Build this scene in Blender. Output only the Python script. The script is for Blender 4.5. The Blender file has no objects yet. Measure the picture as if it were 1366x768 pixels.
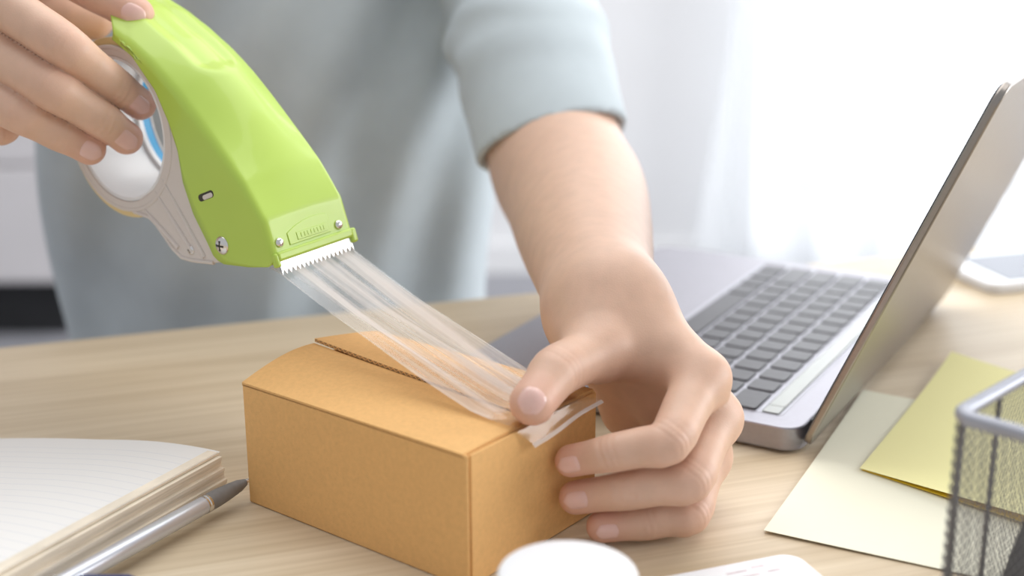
import bpy, bmesh, math, random
import numpy as np
from mathutils import Vector, Matrix
random.seed(7); rng = np.random.default_rng(7)
sc = bpy.context.scene
col = sc.collection

# ------------------------------------------------------------------ camera, world, lights, exposure
FPX, PITCH, HC, ROLL = 1836.8, .2973, .2973, .0039      # focal length in pixels of a 1366 px frame, metres
CAM = np.array([0., 0., HC])
_c, _s = math.cos(PITCH), math.sin(PITCH)
FW = np.array([0, _c, -_s]); UP = np.array([0, _s, _c]); RT = np.array([1., 0, 0])
cd = bpy.data.cameras.new('camera'); cam = bpy.data.objects.new('camera', cd); col.objects.link(cam)
cd.sensor_width = 36; cd.sensor_fit = 'HORIZONTAL'; cd.lens = FPX / 1366 * 36; cd.clip_start = .01
_cr, _sr = math.cos(ROLL), math.sin(ROLL)
X = RT * _cr - UP * _sr * -1 * -1; Y = RT * _sr + UP * _cr
M4 = Matrix.Identity(4)
for i in range(3):
    M4[i][0] = X[i]; M4[i][1] = Y[i]; M4[i][2] = -FW[i]; M4[i][3] = CAM[i]
cam.matrix_world = M4
cd.dof.use_dof = True; cd.dof.focus_distance = .665; cd.dof.aperture_fstop = 4.2; cd.dof.aperture_blades = 0
sc.camera = cam

w = bpy.data.worlds.new('daylight_world'); sc.world = w; w.use_nodes = True
bg = w.node_tree.nodes['Background']; bg.inputs[0].default_value = (.93, .96, 1, 1); bg.inputs[1].default_value = .57

def area(name, loc, aim, sx, sy, power, colr=(1, 1, 1)):
    l = bpy.data.lights.new(name, 'AREA'); l.shape = 'RECTANGLE'; l.size = sx; l.size_y = sy; l.energy = power; l.color = colr
    o = bpy.data.objects.new(name, l); col.objects.link(o); o.location = loc
    o.rotation_euler = (Vector(aim) - Vector(loc)).to_track_quat('-Z', 'Y').to_euler()
    return o
area('window_daylight', (2.2, 4.3, .9), (.2, .6, 0), 3.0, 2.4, 150, (.96, .98, 1))      # sky outside the curtained window
area('overhead_fill', (.1, 1.7, 1.8), (.0, 1.3, 0), 2.4, 2.4, 42, (1, .985, .96))  # unseen fill light added overhead to lighten upward-facing surfaces
area('right_fill', (3.4, 1.2, .75), (0, .7, 0), 2.2, 1.7, 90, (.97, .985, 1))      # unseen fill light added to brighten right-facing surfaces

vs = sc.view_settings
vs.view_transform = 'Standard'; vs.look = 'None'; vs.gamma = 1; vs.use_curve_mapping = False; vs.exposure = 0.12
sc.cycles.use_denoising = True

# ------------------------------------------------------------------ measuring helpers
def px(u, v, d):
    "world point seen at photograph pixel u,v at camera depth d"
    a, b = u - 683, v - 384
    a, b = _cr * a + _sr * b, -_sr * a + _cr * b
    return CAM + d * (FW + RT * a / FPX - UP * b / FPX)
def pz(u, v, z=0.):
    r = px(u, v, 1) - CAM
    return CAM + r * (z - HC) / r[2]

# ------------------------------------------------------------------ object helpers
def link(o, parent=None):
    col.objects.link(o)
    if parent is not None: o.parent = parent
    return o
def tag(o, label=None, cat=None, group=None, kind=None):
    for k, v in (('label', label), ('category', cat), ('group', group), ('kind', kind)):
        if v: o[k] = v
    return o
def empty(name, loc=(0, 0, 0), rz=0., label=None, cat=None, group=None):
    o = bpy.data.objects.new(name, None); o.empty_display_size = .02
    o.location = loc; o.rotation_euler = (0, 0, rz)
    return tag(link(o), label, cat, group)
def mesh(name, verts, faces, mat=None, parent=None, smooth=False, sharp=None):
    me = bpy.data.meshes.new(name)
    me.from_pydata([tuple(map(float, p)) for p in verts], [], [tuple(map(int, f)) for f in faces]); me.update()
    o = bpy.data.objects.new(name, me)
    if mat: me.materials.append(mat)
    if smooth:
        for p in me.polygons: p.use_smooth = True
        if sharp: me.set_sharp_from_angle(angle=math.radians(sharp))
    return link(o, parent)
def recalc(o):
    bm = bmesh.new(); bm.from_mesh(o.data); bmesh.ops.recalc_face_normals(bm, faces=bm.faces); bm.to_mesh(o.data); bm.free(); return o
def bevel(o, wd, seg=2, ang=40):
    m = o.modifiers.new('bevel', 'BEVEL'); m.width = wd; m.segments = seg; m.limit_method = 'ANGLE'; m.angle_limit = math.radians(ang)
    for p in o.data.polygons: p.use_smooth = True
    o.data.set_sharp_from_angle(angle=math.radians(50))
    return o
def solid(o, t, off=-1):
    m = o.modifiers.new('thick', 'SOLIDIFY'); m.thickness = t; m.offset = off; return o
def prism(name, poly, z0, z1, mat, parent=None, bev=0, seg=2):
    n = len(poly)
    v = [(x, y, z0) for x, y in poly] + [(x, y, z1) for x, y in poly]
    f = [tuple(range(n))[::-1], tuple(range(n, 2 * n))] + [(i, (i + 1) % n, n + (i + 1) % n, n + i) for i in range(n)]
    o = recalc(mesh(name, v, f, mat, parent))
    if bev: bevel(o, bev, seg)
    return o
def rrect(x0, y0, x1, y1, r, n=6):
    p = []
    for cx, cy, a in ((x1 - r, y1 - r, 0), (x0 + r, y1 - r, 90), (x0 + r, y0 + r, 180), (x1 - r, y0 + r, 270)):
        for k in range(n + 1):
            t = math.radians(a + 90 * k / n); p.append((cx + r * math.cos(t), cy + r * math.sin(t)))
    return p
def box(name, x0, y0, z0, x1, y1, z1, mat, parent=None, bev=0):
    return prism(name, [(x0, y0), (x1, y0), (x1, y1), (x0, y1)], z0, z1, mat, parent, bev)
def lathe(name, prof, mat, parent=None, n=48, sharp=40, frame=None):
    "prof: (radius, height) pairs, revolved about local z; frame maps local points to parent space"
    v = []; f = []
    for r, z in prof:
        for k in range(n):
            a = 2 * math.pi * k / n; v.append((r * math.cos(a), r * math.sin(a), z))
    m = len(prof)
    for i in range(m - 1):
        for k in range(n):
            f.append((i * n + k, i * n + (k + 1) % n, (i + 1) * n + (k + 1) % n, (i + 1) * n + k))
    if prof[0][0] > 1e-7 and prof[0] != prof[-1] : f.append(tuple(range(n))[::-1])
    if prof[-1][0] > 1e-7 and prof[0] != prof[-1]: f.append(tuple((m - 1) * n + k for k in range(n)))
    if frame is not None: v = [frame(*p) for p in v]
    o = mesh(name, v, f, mat, parent)
    bm = bmesh.new(); bm.from_mesh(o.data); bmesh.ops.remove_doubles(bm, verts=bm.verts, dist=1e-7)
    bmesh.ops.recalc_face_normals(bm, faces=bm.faces); bm.to_mesh(o.data); bm.free()
    for p in o.data.polygons: p.use_smooth = True
    o.data.set_sharp_from_angle(angle=math.radians(sharp))
    return o
def tube(name, pts, r, mat, parent=None, n=10, closed=False):
    pts = [np.array(p, float) for p in pts]; m = len(pts); v = []; f = []
    for i, p in enumerate(pts):
        a = pts[(i - 1) % m] if (closed or i > 0) else p; b = pts[(i + 1) % m] if (closed or i < m - 1) else p
        t = (b - a) / np.linalg.norm(b - a); u = np.cross(t, [0, 0, 1.] if abs(t[2]) < .9 else [1., 0, 0]); u /= np.linalg.norm(u); q = np.cross(t, u)
        rr = r[i] if hasattr(r, '__len__') else r
        for k in range(n):
            an = 2 * math.pi * k / n; v.append(p + rr * (math.cos(an) * u + math.sin(an) * q))
    for i in range(m if closed else m - 1):
        j = (i + 1) % m
        for k in range(n): f.append((i * n + k, i * n + (k + 1) % n, j * n + (k + 1) % n, j * n + k))
    if not closed: f += [tuple(range(n))[::-1], tuple((m - 1) * n + k for k in range(n))]
    return recalc(mesh(name, v, f, mat, parent, smooth=True, sharp=60))
def grid(name, P, mat, parent=None, uv=None, smooth=True):
    "P: array (n,m,3)"
    P = np.asarray(P); n, m = P.shape[:2]
    f = [(i * m + j, (i + 1) * m + j, (i + 1) * m + j + 1, i * m + j + 1) for i in range(n - 1) for j in range(m - 1)]
    o = mesh(name, P.reshape(-1, 3), f, mat, parent, smooth)
    if uv:
        l = o.data.uv_layers.new(name='UVMap')
        for lp in o.data.loops:
            i, j = divmod(lp.vertex_index, m); l.data[lp.index].uv = (j / (m - 1), i / (n - 1))
    return o
def dup(o, parent=None, **kw):
    c = o.copy(); link(c, parent if parent is not None else o.parent)
    for k, v in kw.items(): setattr(c, k, v)
    return c

# ------------------------------------------------------------------ materials
def mat(name, c, rough=.5, metal=0., spec=.5, noise=None, bump=None, coat=0., sss=None, alpha=None, trans=0., sheen=0.):
    """noise=(scale, amount, (sx,sy,sz)); bump=(scale, strength, distance)"""
    m = bpy.data.materials.new(name); m.use_nodes = True; nt = m.node_tree; b = nt.nodes['Principled BSDF']
    b.inputs['Base Color'].default_value = (*c, 1); b.inputs['Roughness'].default_value = rough; b.inputs['Metallic'].default_value = metal
    b.inputs['Specular IOR Level'].default_value = spec; b.inputs['Coat Weight'].default_value = coat; b.inputs['Transmission Weight'].default_value = trans
    b.inputs['Sheen Weight'].default_value = sheen
    if sss:
        b.inputs['Subsurface Weight'].default_value = sss[0]; b.inputs['Subsurface Radius'].default_value = sss[1]; b.inputs['Subsurface Scale'].default_value = sss[2]
    tc = nt.nodes.new('ShaderNodeTexCoord')
    if noise:
        mp = nt.nodes.new('ShaderNodeMapping'); mp.inputs['Scale'].default_value = noise[2] if len(noise) > 2 else (1, 1, 1)
        nt.links.new(tc.outputs['Object'], mp.inputs[0])
        nz = nt.nodes.new('ShaderNodeTexNoise'); nz.inputs['Scale'].default_value = noise[0]; nz.inputs['Detail'].default_value = 5
        nt.links.new(mp.outputs[0], nz.inputs['Vector'])
        rp = nt.nodes.new('ShaderNodeValToRGB'); a = noise[1]
        rp.color_ramp.elements[0].position = .3; rp.color_ramp.elements[1].position = .7
        rp.color_ramp.elements[0].color = (*[max(0, x * (1 - a)) for x in c], 1); rp.color_ramp.elements[1].color = (*[min(1, x * (1 + a)) for x in c], 1)
        nt.links.new(nz.outputs[0], rp.inputs[0]); nt.links.new(rp.outputs[0], b.inputs['Base Color'])
    if bump:
        nb = nt.nodes.new('ShaderNodeTexNoise'); nb.inputs['Scale'].default_value = bump[0]; nb.inputs['Detail'].default_value = 4
        nt.links.new(tc.outputs['Object'], nb.inputs['Vector'])
        bp = nt.nodes.new('ShaderNodeBump'); bp.inputs['Strength'].default_value = bump[1]; bp.inputs['Distance'].default_value = bump[2]
        nt.links.new(nb.outputs[0], bp.inputs['Height']); nt.links.new(bp.outputs[0], b.inputs['Normal'])
    return m

def wood_mat():
    m = bpy.data.materials.new('light_oak'); m.use_nodes = True; nt = m.node_tree; b = nt.nodes['Principled BSDF']; L = nt.links.new
    tc = nt.nodes.new('ShaderNodeTexCoord')
    def nz(scale, sx, sy, detail, dist):
        mp = nt.nodes.new('ShaderNodeMapping'); mp.inputs['Scale'].default_value = (sx, sy, 1); L(tc.outputs['Object'], mp.inputs[0])
        n = nt.nodes.new('ShaderNodeTexNoise'); n.inputs['Scale'].default_value = scale; n.inputs['Detail'].default_value = detail; n.inputs['Distortion'].default_value = dist
        L(mp.outputs[0], n.inputs['Vector']); return n
    n1 = nz(5, .35, 5, 4, .9); n2 = nz(40, .12, 6, 6, .2); n3 = nz(2.2, .3, 2.5, 2, .5)
    def ramp(n, p0, c0, p1, c1):
        r = nt.nodes.new('ShaderNodeValToRGB'); e = r.color_ramp.elements; e[0].position = p0; e[0].color = (*c0, 1); e[1].position = p1; e[1].color = (*c1, 1); L(n.outputs[0], r.inputs[0]); return r
    r1 = ramp(n1, .32, (.61, .49, .335), .66, (.77, .655, .49)); r2 = ramp(n2, .30, (.86, .83, .78), .62, (1, 1, 1)); r3 = ramp(n3, .35, (.90, .88, .85), .65, (1.0, 1.0, 1.0))
    def mul(a, c_):
        x = nt.nodes.new('ShaderNodeMix'); x.data_type = 'RGBA'; x.blend_type = 'MULTIPLY'; x.inputs[0].default_value = 1; L(a, x.inputs[6]); L(c_, x.inputs[7]); return x.outputs[2]
    L(mul(mul(r1.outputs[0], r2.outputs[0]), r3.outputs[0]), b.inputs['Base Color'])
    b.inputs['Roughness'].default_value = .42; b.inputs['Specular IOR Level'].default_value = .4
    bp = nt.nodes.new('ShaderNodeBump'); bp.inputs['Strength'].default_value = .15; bp.inputs['Distance'].default_value = .0006; L(n2.outputs[0], bp.inputs['Height']); L(bp.outputs[0], b.inputs['Normal'])
    return m

def kraft_mat():
    m = mat('kraft_cardboard', (.78, .455, .18), .75, spec=.25, noise=(420, .045), bump=(900, .12, .0002))
    nt = m.node_tree; b = nt.nodes['Principled BSDF']
    # small dark fibre flecks
    tc = nt.nodes.new('ShaderNodeTexCoord'); mp = nt.nodes.new('ShaderNodeMapping'); mp.inputs['Scale'].default_value = (1, 2.5, 1.6)
    n = nt.nodes.new('ShaderNodeTexNoise'); n.inputs['Scale'].default_value = 900; n.inputs['Detail'].default_value = 2
    nt.links.new(tc.outputs['Object'], mp.inputs[0]); nt.links.new(mp.outputs[0], n.inputs['Vector'])
    r = nt.nodes.new('ShaderNodeValToRGB'); r.color_ramp.elements[0].position = .60; r.color_ramp.elements[0].color = (1, 1, 1, 1); r.color_ramp.elements[1].position = .74; r.color_ramp.elements[1].color = (.72, .62, .5, 1)
    nt.links.new(n.outputs[0], r.inputs[0])
    src = b.inputs['Base Color'].links[0].from_socket
    x = nt.nodes.new('ShaderNodeMix'); x.data_type = 'RGBA'; x.blend_type = 'MULTIPLY'; x.inputs[0].default_value = .35
    nt.links.new(src, x.inputs[6]); nt.links.new(r.outputs[0], x.inputs[7]); nt.links.new(x.outputs[2], b.inputs['Base Color'])
    return m

def skin_mat():
    m = mat('skin', (.66, .43, .315), .46, spec=.38, sss=(.10, (1, .35, .2), .005), noise=(110, .045), bump=(1300, .22, .0004))
    nt = m.node_tree; b = nt.nodes['Principled BSDF']
    at = nt.nodes.new('ShaderNodeAttribute'); at.attribute_name = 'blush'
    x = nt.nodes.new('ShaderNodeMix'); x.data_type = 'RGBA'; x.inputs[7].default_value = (.69, .33, .255, 1)
    src = b.inputs['Base Color'].links[0].from_socket
    nt.links.new(at.outputs['Fac'], x.inputs[0]); nt.links.new(src, x.inputs[6]); nt.links.new(x.outputs[2], b.inputs['Base Color'])
    return m

def tape_mat():
    m = bpy.data.materials.new('clear_tape'); m.use_nodes = True; nt = m.node_tree; L = nt.links.new
    for n in list(nt.nodes):
        if n.type != 'OUTPUT_MATERIAL': nt.nodes.remove(n)
    out = [n for n in nt.nodes if n.type == 'OUTPUT_MATERIAL'][0]
    tr = nt.nodes.new('ShaderNodeBsdfTransparent'); tr.inputs[0].default_value = (.97, .97, .97, 1)
    gl = nt.nodes.new('ShaderNodeBsdfGlossy'); gl.inputs['Roughness'].default_value = .12
    df = nt.nodes.new('ShaderNodeBsdfDiffuse'); df.inputs[0].default_value = (.92, .93, .95, 1)
    tl = nt.nodes.new('ShaderNodeBsdfTranslucent'); tl.inputs[0].default_value = (.92, .93, .95, 1)
    uv = nt.nodes.new('ShaderNodeUVMap'); mp = nt.nodes.new('ShaderNodeMapping'); mp.inputs['Scale'].default_value = (5, .55, 1); L(uv.outputs[0], mp.inputs[0])
    n = nt.nodes.new('ShaderNodeTexNoise'); n.inputs['Scale'].default_value = 1.3; n.inputs['Detail'].default_value = 3; n.inputs['Distortion'].default_value = .3; L(mp.outputs[0], n.inputs['Vector'])
    r = nt.nodes.new('ShaderNodeValToRGB'); e = r.color_ramp.elements; e[0].position = .40; e[0].color = (.10, .10, .10, 1); e[1].position = .59; e[1].color = (.86, .86, .86, 1); L(n.outputs[0], r.inputs[0])
    fr = nt.nodes.new('ShaderNodeFresnel'); fr.inputs[0].default_value = 1.5
    bp = nt.nodes.new('ShaderNodeBump'); bp.inputs['Strength'].default_value = .5; bp.inputs['Distance'].default_value = .0012; L(n.outputs[0], bp.inputs['Height']); L(bp.outputs[0], gl.inputs['Normal']); L(bp.outputs[0], fr.inputs['Normal'])
    m1 = nt.nodes.new('ShaderNodeMixShader'); L(fr.outputs[0], m1.inputs[0]); L(tr.outputs[0], m1.inputs[1]); L(gl.outputs[0], m1.inputs[2])
    md = nt.nodes.new('ShaderNodeMixShader'); md.inputs[0].default_value = .5; L(df.outputs[0], md.inputs[1]); L(tl.outputs[0], md.inputs[2])
    sp = nt.nodes.new('ShaderNodeSeparateXYZ'); L(uv.outputs[0], sp.inputs[0])
    fl = nt.nodes.new('ShaderNodeMapRange'); fl.inputs[1].default_value = .84; fl.inputs[2].default_value = .87; fl.inputs[3].default_value = 1; fl.inputs[4].default_value = .05; L(sp.outputs[1], fl.inputs[0])   # pressed flat on the box: clear
    en = nt.nodes.new('ShaderNodeMath'); en.operation = 'GREATER_THAN'; en.inputs[1].default_value = .988; L(sp.outputs[1], en.inputs[0])     # folded-over hazy end
    mu = nt.nodes.new('ShaderNodeMath'); mu.operation = 'MULTIPLY'; L(r.outputs[0], mu.inputs[0]); L(fl.outputs[0], mu.inputs[1])
    mx = nt.nodes.new('ShaderNodeMath'); mx.operation = 'MULTIPLY_ADD'; mx.inputs[1].default_value = .75; L(en.outputs[0], mx.inputs[0]); L(mu.outputs[0], mx.inputs[2])
    bs = nt.nodes.new('ShaderNodeMath'); bs.operation = 'MULTIPLY'; bs.inputs[1].default_value = .5; L(fl.outputs[0], bs.inputs[0]); L(bs.outputs[0], bp.inputs['Strength'])
    m2 = nt.nodes.new('ShaderNodeMixShader'); L(mx.outputs[0], m2.inputs[0]); L(m1.outputs[0], m2.inputs[1]); L(md.outputs[0], m2.inputs[2])
    L(m2.outputs[0], out.inputs[0])
    return m

def curtain_mat():
    m = bpy.data.materials.new('sheer_curtain'); m.use_nodes = True; nt = m.node_tree; L = nt.links.new
    for n in list(nt.nodes):
        if n.type != 'OUTPUT_MATERIAL': nt.nodes.remove(n)
    out = [n for n in nt.nodes if n.type == 'OUTPUT_MATERIAL'][0]
    tc = nt.nodes.new('ShaderNodeTexCoord'); wv = nt.nodes.new('ShaderNodeTexNoise'); wv.inputs['Scale'].default_value = 60; L(tc.outputs['Object'], wv.inputs['Vector'])
    r = nt.nodes.new('ShaderNodeValToRGB'); r.color_ramp.elements[0].color = (.86, .88, .90, 1); r.color_ramp.elements[1].color = (.93, .94, .95, 1); L(wv.outputs[0], r.inputs[0])
    tr = nt.nodes.new('ShaderNodeBsdfTransparent'); tl = nt.nodes.new('ShaderNodeBsdfTranslucent'); df = nt.nodes.new('ShaderNodeBsdfDiffuse')
    L(r.outputs[0], tl.inputs[0]); L(r.outputs[0], df.inputs[0])
    a = nt.nodes.new('ShaderNodeMixShader'); a.inputs[0].default_value = .4; L(tl.outputs[0], a.inputs[1]); L(df.outputs[0], a.inputs[2])
    c_ = nt.nodes.new('ShaderNodeMixShader'); c_.inputs[0].default_value = .25; L(a.outputs[0], c_.inputs[1]); L(tr.outputs[0], c_.inputs[2])
    L(c_.outputs[0], out.inputs[0]); return m

def page_mat():
    m = mat('ruled_paper', (.86, .84, .82), .8, spec=.2)
    nt = m.node_tree; b = nt.nodes['Principled BSDF']; L = nt.links.new
    uv = nt.nodes.new('ShaderNodeUVMap'); sp = nt.nodes.new('ShaderNodeSeparateXYZ'); L(uv.outputs[0], sp.inputs[0])
    def math_(op, a, bb):
        n = nt.nodes.new('ShaderNodeMath'); n.operation = op
        for i, q in ((0, a), (1, bb)):
            if isinstance(q, (int, float)): n.inputs[i].default_value = q
            else: L(q, n.inputs[i])
        return n.outputs[0]
    fr = math_('FRACT', math_('MULTIPLY', sp.outputs[1], 30.0), 0)
    ln = math_('LESS_THAN', fr, .07)
    ok = math_('GREATER_THAN', sp.outputs[1], .045)
    hd = math_('MULTIPLY', ln, ok)
    x = nt.nodes.new('ShaderNodeMix'); x.data_type = 'RGBA'; x.inputs[6].default_value = (.86, .84, .82, 1); x.inputs[7].default_value = (.76, .755, .77, 1)
    L(hd, x.inputs[0]); L(x.outputs[2], b.inputs['Base Color']); return m

WOOD = wood_mat(); KRAFT = kraft_mat(); SKIN = skin_mat(); TAPE = tape_mat(); SHEER = curtain_mat(); PAGE = page_mat()
FLUTE_SHADE = mat('kraft_flute_shade', (.42, .27, .14), .9, spec=.1, noise=(300, .2))
GREEN = mat('lime_green_plastic', (.44, .62, .065), .45, spec=.8, coat=.25, noise=(20, .02), bump=(700, .02, .0002))
FRAMEP = mat('warm_white_plastic', (.66, .60, .56), .42, spec=.45, noise=(30, .03))
COREP = mat('white_core_plastic', (.80, .80, .80), .3, spec=.5, noise=(30, .02))
BLUEP = mat('blue_print_band', (.08, .36, .62), .5, noise=(30, .05))
STEEL = mat('polished_steel', (.72, .70, .68), .22, metal=1., noise=(40, .05))
BLADE = mat('bright_blade_steel', (.90, .90, .92), .35, metal=.7, noise=(60, .03))
DARK = mat('dark_recess', (.05, .045, .035), .8, noise=(50, .2))
ROLLM = mat('wound_tape_tan', (.72, .56, .27), .35, spec=.5, noise=(8, .08))
ALU = mat('space_grey_aluminium', (.38, .37, .41), .42, metal=.85, noise=(500, .03), bump=(3000, .03, .0001))
LIDM = mat('lid_aluminium', (.33, .30, .275), .34, metal=1.0, noise=(400, .03))
KEYM = mat('charcoal_keycap', (.082, .080, .092), .40, spec=.6, noise=(200, .1))
WELL = mat('keyboard_well', (.46, .46, .51), .45, metal=.6, noise=(200, .05))
GLASS_BLACK = mat('black_glass', (.02, .02, .022), .08, spec=.5, noise=(20, .1))
TBAR = mat('touch_strip_glass', (.42, .44, .42), .25, spec=.6, noise=(20, .05))
SHIRT = mat('blue_grey_cotton', (.54, .60, .63), .9, spec=.15, sheen=.2, noise=(25, .05), bump=(1500, .2, .0005))
DENIM = mat('dark_trousers', (.06, .065, .09), .9, spec=.1, noise=(60, .2))
HAIR = mat('black_hair', (.02, .016, .014), .5, noise=(60, .3, (1, 1, .2)))
NAIL = mat('fingernail', (.76, .49, .43), .20, spec=.55, noise=(80, .04), sss=(.1, (1, .4, .3), .003))
WALLM = mat('white_wall_paint', (.88, .88, .89), .85, spec=.2, noise=(3, .02))
FLOORM = mat('grey_floor', (.30, .30, .33), .5, noise=(4, .1, (1, 4, 1)))
CABM = mat('white_laminate', (.70, .67, .68), .5, noise=(5, .03))
BLACKM = mat('black_plinth', (.012, .012, .014), .7, noise=(10, .2))
PAPER_EDGE = mat('cream_page_edges', (.86, .77, .64), .85, spec=.1, noise=(900, .12, (.05, .05, 1)))
COVERM = mat('pale_cover', (.72, .71, .68), .6, noise=(60, .03))
PENM = mat('silver_blue_barrel', (.62, .64, .70), .28, metal=.5, noise=(60, .03))
GRIPM = mat('grey_rubber_grip', (.20, .19, .185), .6, noise=(200, .1))
PALE = mat('pale_yellow_paper', (.88, .86, .70), .85, spec=.15, noise=(6, .02))
YELL = mat('bright_yellow_paper', (.93, .88, .46), .85, spec=.15, noise=(6, .02))
NOTE_SHADE = mat('orange_note_shade', (.92, .66, .06), .85, spec=.15, noise=(6, .02))
WIRE = mat('grey_painted_wire', (.36, .37, .42), .4, metal=.4, noise=(90, .05))
MESHW = mat('dark_grey_mesh_wire', (.22, .215, .22), .5, metal=.3, noise=(90, .05))
WHITEP = mat('white_glossy_plastic', (.84, .84, .86), .3, spec=.5, noise=(30, .01))
PHONEG = mat('grey_phone_glass', (.20, .215, .26), .35, spec=.25, noise=(10, .05))
PRINT = mat('faint_red_print', (.72, .62, .64), .7, noise=(100, .2))
NAVY = mat('navy_plastic', (.05, .06, .16), .4, noise=(60, .1))
CHAR = mat('charcoal_plastic', (.05, .048, .05), .55, noise=(60, .15))

# ------------------------------------------------------------------ the room
def st(o): o['kind'] = 'structure'; return o
FZ = -.73
st(box('floor', -4, -2.5, FZ - .05, 4.5, 3.5, FZ, FLOORM))
# back wall with a window opening behind the curtain
def wall_with_hole(name, x0, x1, z0, z1, hx0, hx1, hz0, hz1, y0, y1, m):
    v = []; f = []
    def b(a0, c0, a1, c1):
        i = len(v)
        for yy in (y0, y1): v.extend([(a0, yy, c0), (a1, yy, c0), (a1, yy, c1), (a0, yy, c1)])
        f.extend([(i, i+1, i+2, i+3), (i+7, i+6, i+5, i+4), (i, i+4, i+5, i+1), (i+1, i+5, i+6, i+2), (i+2, i+6, i+7, i+3), (i+3, i+7, i+4, i)])
    b(x0, z0, hx0, z1); b(hx1, z0, x1, z1); b(hx0, z0, hx1, hz0); b(hx0, hz1, hx1, z1)
    return recalc(mesh(name, v, f, m))
st(wall_with_hole('wall_back', -4, 3.2, FZ, 1.9, .62, 3.05, FZ + .12, 1.6, 3.5, 3.62, WALLM))
st(box('baseboard_back', -4, 3.485, FZ, .6, 3.5, FZ + .08, WALLM))
def wall_side(name, x0, x1, y0, y1, z0, z1, hy0, hy1, hz0, hz1, m):
    v = []; f = []
    for a0, c0, a1, c1 in ((y0, z0, hy0, z1), (hy1, z0, y1, z1), (hy0, z0, hy1, hz0), (hy0, hz1, hy1, z1)):
        i = len(v)
        for xx in (x0, x1): v.extend([(xx, a0, c0), (xx, a1, c0), (xx, a1, c1), (xx, a0, c1)])
        f.extend([(i, i+1, i+2, i+3), (i+7, i+6, i+5, i+4), (i, i+4, i+5, i+1), (i+1, i+5, i+6, i+2), (i+2, i+6, i+7, i+3), (i+3, i+7, i+4, i)])
    return recalc(mesh(name, v, f, m))
st(wall_side('wall_right', 3.1, 3.2, -1.2, 3.5, FZ, 1.9, .1, 2.3, -.1, 1.6, WALLM))
wn = empty('window_1', (1.835, 3.56, FZ + .12)); st(wn); wn.scale = (.74, 1, 1)
for nm, a in (('window_frame', (-1.64, -.03, 0, 1.64, .03, .05)), ('window_frame', (-1.64, -.03, 2.16, 1.64, .03, 2.21)), ('window_frame', (-1.64, -.03, .05, -1.59, .03, 2.16)),
              ('window_frame', (1.59, -.03, .05, 1.64, .03, 2.16)), ('mullion', (-.03, -.03, .05, .03, .03, 2.16))):
    box(nm, *a, WHITEP, wn, .004)
w2 = empty('added_side_window', (3.15, 1.2, -.1)); st(w2)  # unseen window, added as the opening for the fill light on the right
for a in ((-.03, -1.1, 0, .03, 1.1, .05), (-.03, -1.1, 1.65, .03, 1.1, 1.7), (-.03, -1.1, .05, .03, -1.05, 1.65), (-.03, 1.05, .05, .03, 1.1, 1.65), (-.03, -.025, .05, .03, .025, 1.65)):
    box('window_frame', *a, WHITEP, w2, .004)
# sheer curtain hanging on a rail
cur = empty('sheer_curtain', (2.2, 3.36, FZ + .02), 0, 'white sheer curtain hanging in soft folds before the bright window', 'curtain')
ny, nx = 24, 420
P = np.zeros((ny, nx, 3))
for i in range(ny):
    h = i / (ny - 1)
    xs = np.linspace(-1.72 + .16 * h, .80, nx)
    ph = xs * 2 * math.pi / .16 + .8 * np.sin(xs * 3.1)
    P[i, :, 0] = xs + .012 * np.sin(2 * ph); P[i, :, 1] = (.035 + .02 * (1 - h)) * np.sin(ph) + .02 * np.sin(xs * 7 + 2 * h); P[i, :, 2] = h * 2.45
grid('curtain_cloth', P, SHEER, cur)
tube('curtain_rail', [(-1.9, 0, 2.47), (.85, 0, 2.47)], .012, WHITEP, cur)
# white drawer cabinet far behind on the left
cb = empty('drawer_cabinet', (-1.62, 3.2, FZ), 0, 'white drawer cabinet on a black plinth behind the seated person', 'cabinet')
box('carcass', -.62, -.22, .13, .615, .25, .95, CABM, cb, .004)
box('plinth', -.60, -.19, 0, .595, .24, .13, BLACKM, cb)
for z0, z1 in ((.14, .40), (.41, .67), (.68, .94)):
    d = box('drawer', -.61, -.24, z0, .605, -.221, z1, CABM, cb, .003)
    tube('handle', [(-.08, -.245, z1 - .05), (-.08, -.265, z1 - .05), (.08, -.265, z1 - .05), (.08, -.245, z1 - .05)], .005, STEEL, d)

# ------------------------------------------------------------------ desk
DK = math.atan2(.316, .949)
desk = empty('desk', (-.3325, .8446, FZ), DK, 'long light oak desk with pale streaked wood grain', 'desk')
top = box('tabletop', -.75, -1.0, -FZ - .028, 1.75, 0, -FZ, WOOD, desk, .0025)
for x, y in ((-.68, -.08), (1.68, -.08), (-.68, -.92), (1.68, -.92)):
    lg = box('leg', x - .03, y - .03, 0, x + .03, y + .03, -FZ - .028, WHITEP, desk, .004)

# ------------------------------------------------------------------ cardboard box (frame B: s along the length to the left, w to the right/back)
BY = .6686
B1 = np.array([-math.cos(BY), math.sin(BY), 0]); B2 = np.array([math.sin(BY), math.cos(BY), 0]); ZZ = np.array([0, 0, 1.])
BN = np.array([-.0194, .5279, 0]); BL, BW, BH = .1395, .0949, .0627
def bp(s, w_, z): return BN + s * B1 + w_ * B2 + z * ZZ
bx = empty('cardboard_box', (0, 0, 0), 0, 'small brown corrugated cardboard box being taped shut', 'box')
T = .0017
def bslab(name, s0, s1, w0, w1, z0, z1, m=KRAFT, bev=.0005):
    v = [bp(s, w_, z) for z in (z0, z1) for s, w_ in ((s0, w0), (s1, w0), (s1, w1), (s0, w1))]
    f = [(0, 3, 2, 1), (4, 5, 6, 7), (0, 1, 5, 4), (1, 2, 6, 5), (2, 3, 7, 6), (3, 0, 4, 7)]
    o = recalc(mesh(name, v, f, m, bx)); 
    if bev: bevel(o, bev)
    return o
bslab('bottom_panel', .001, BL - .001, .001, BW - .001, .0004, .002)
bslab('front_panel', -.0002, BL, 0, T, .0003, BH - .0004, bev=.0006)
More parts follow.
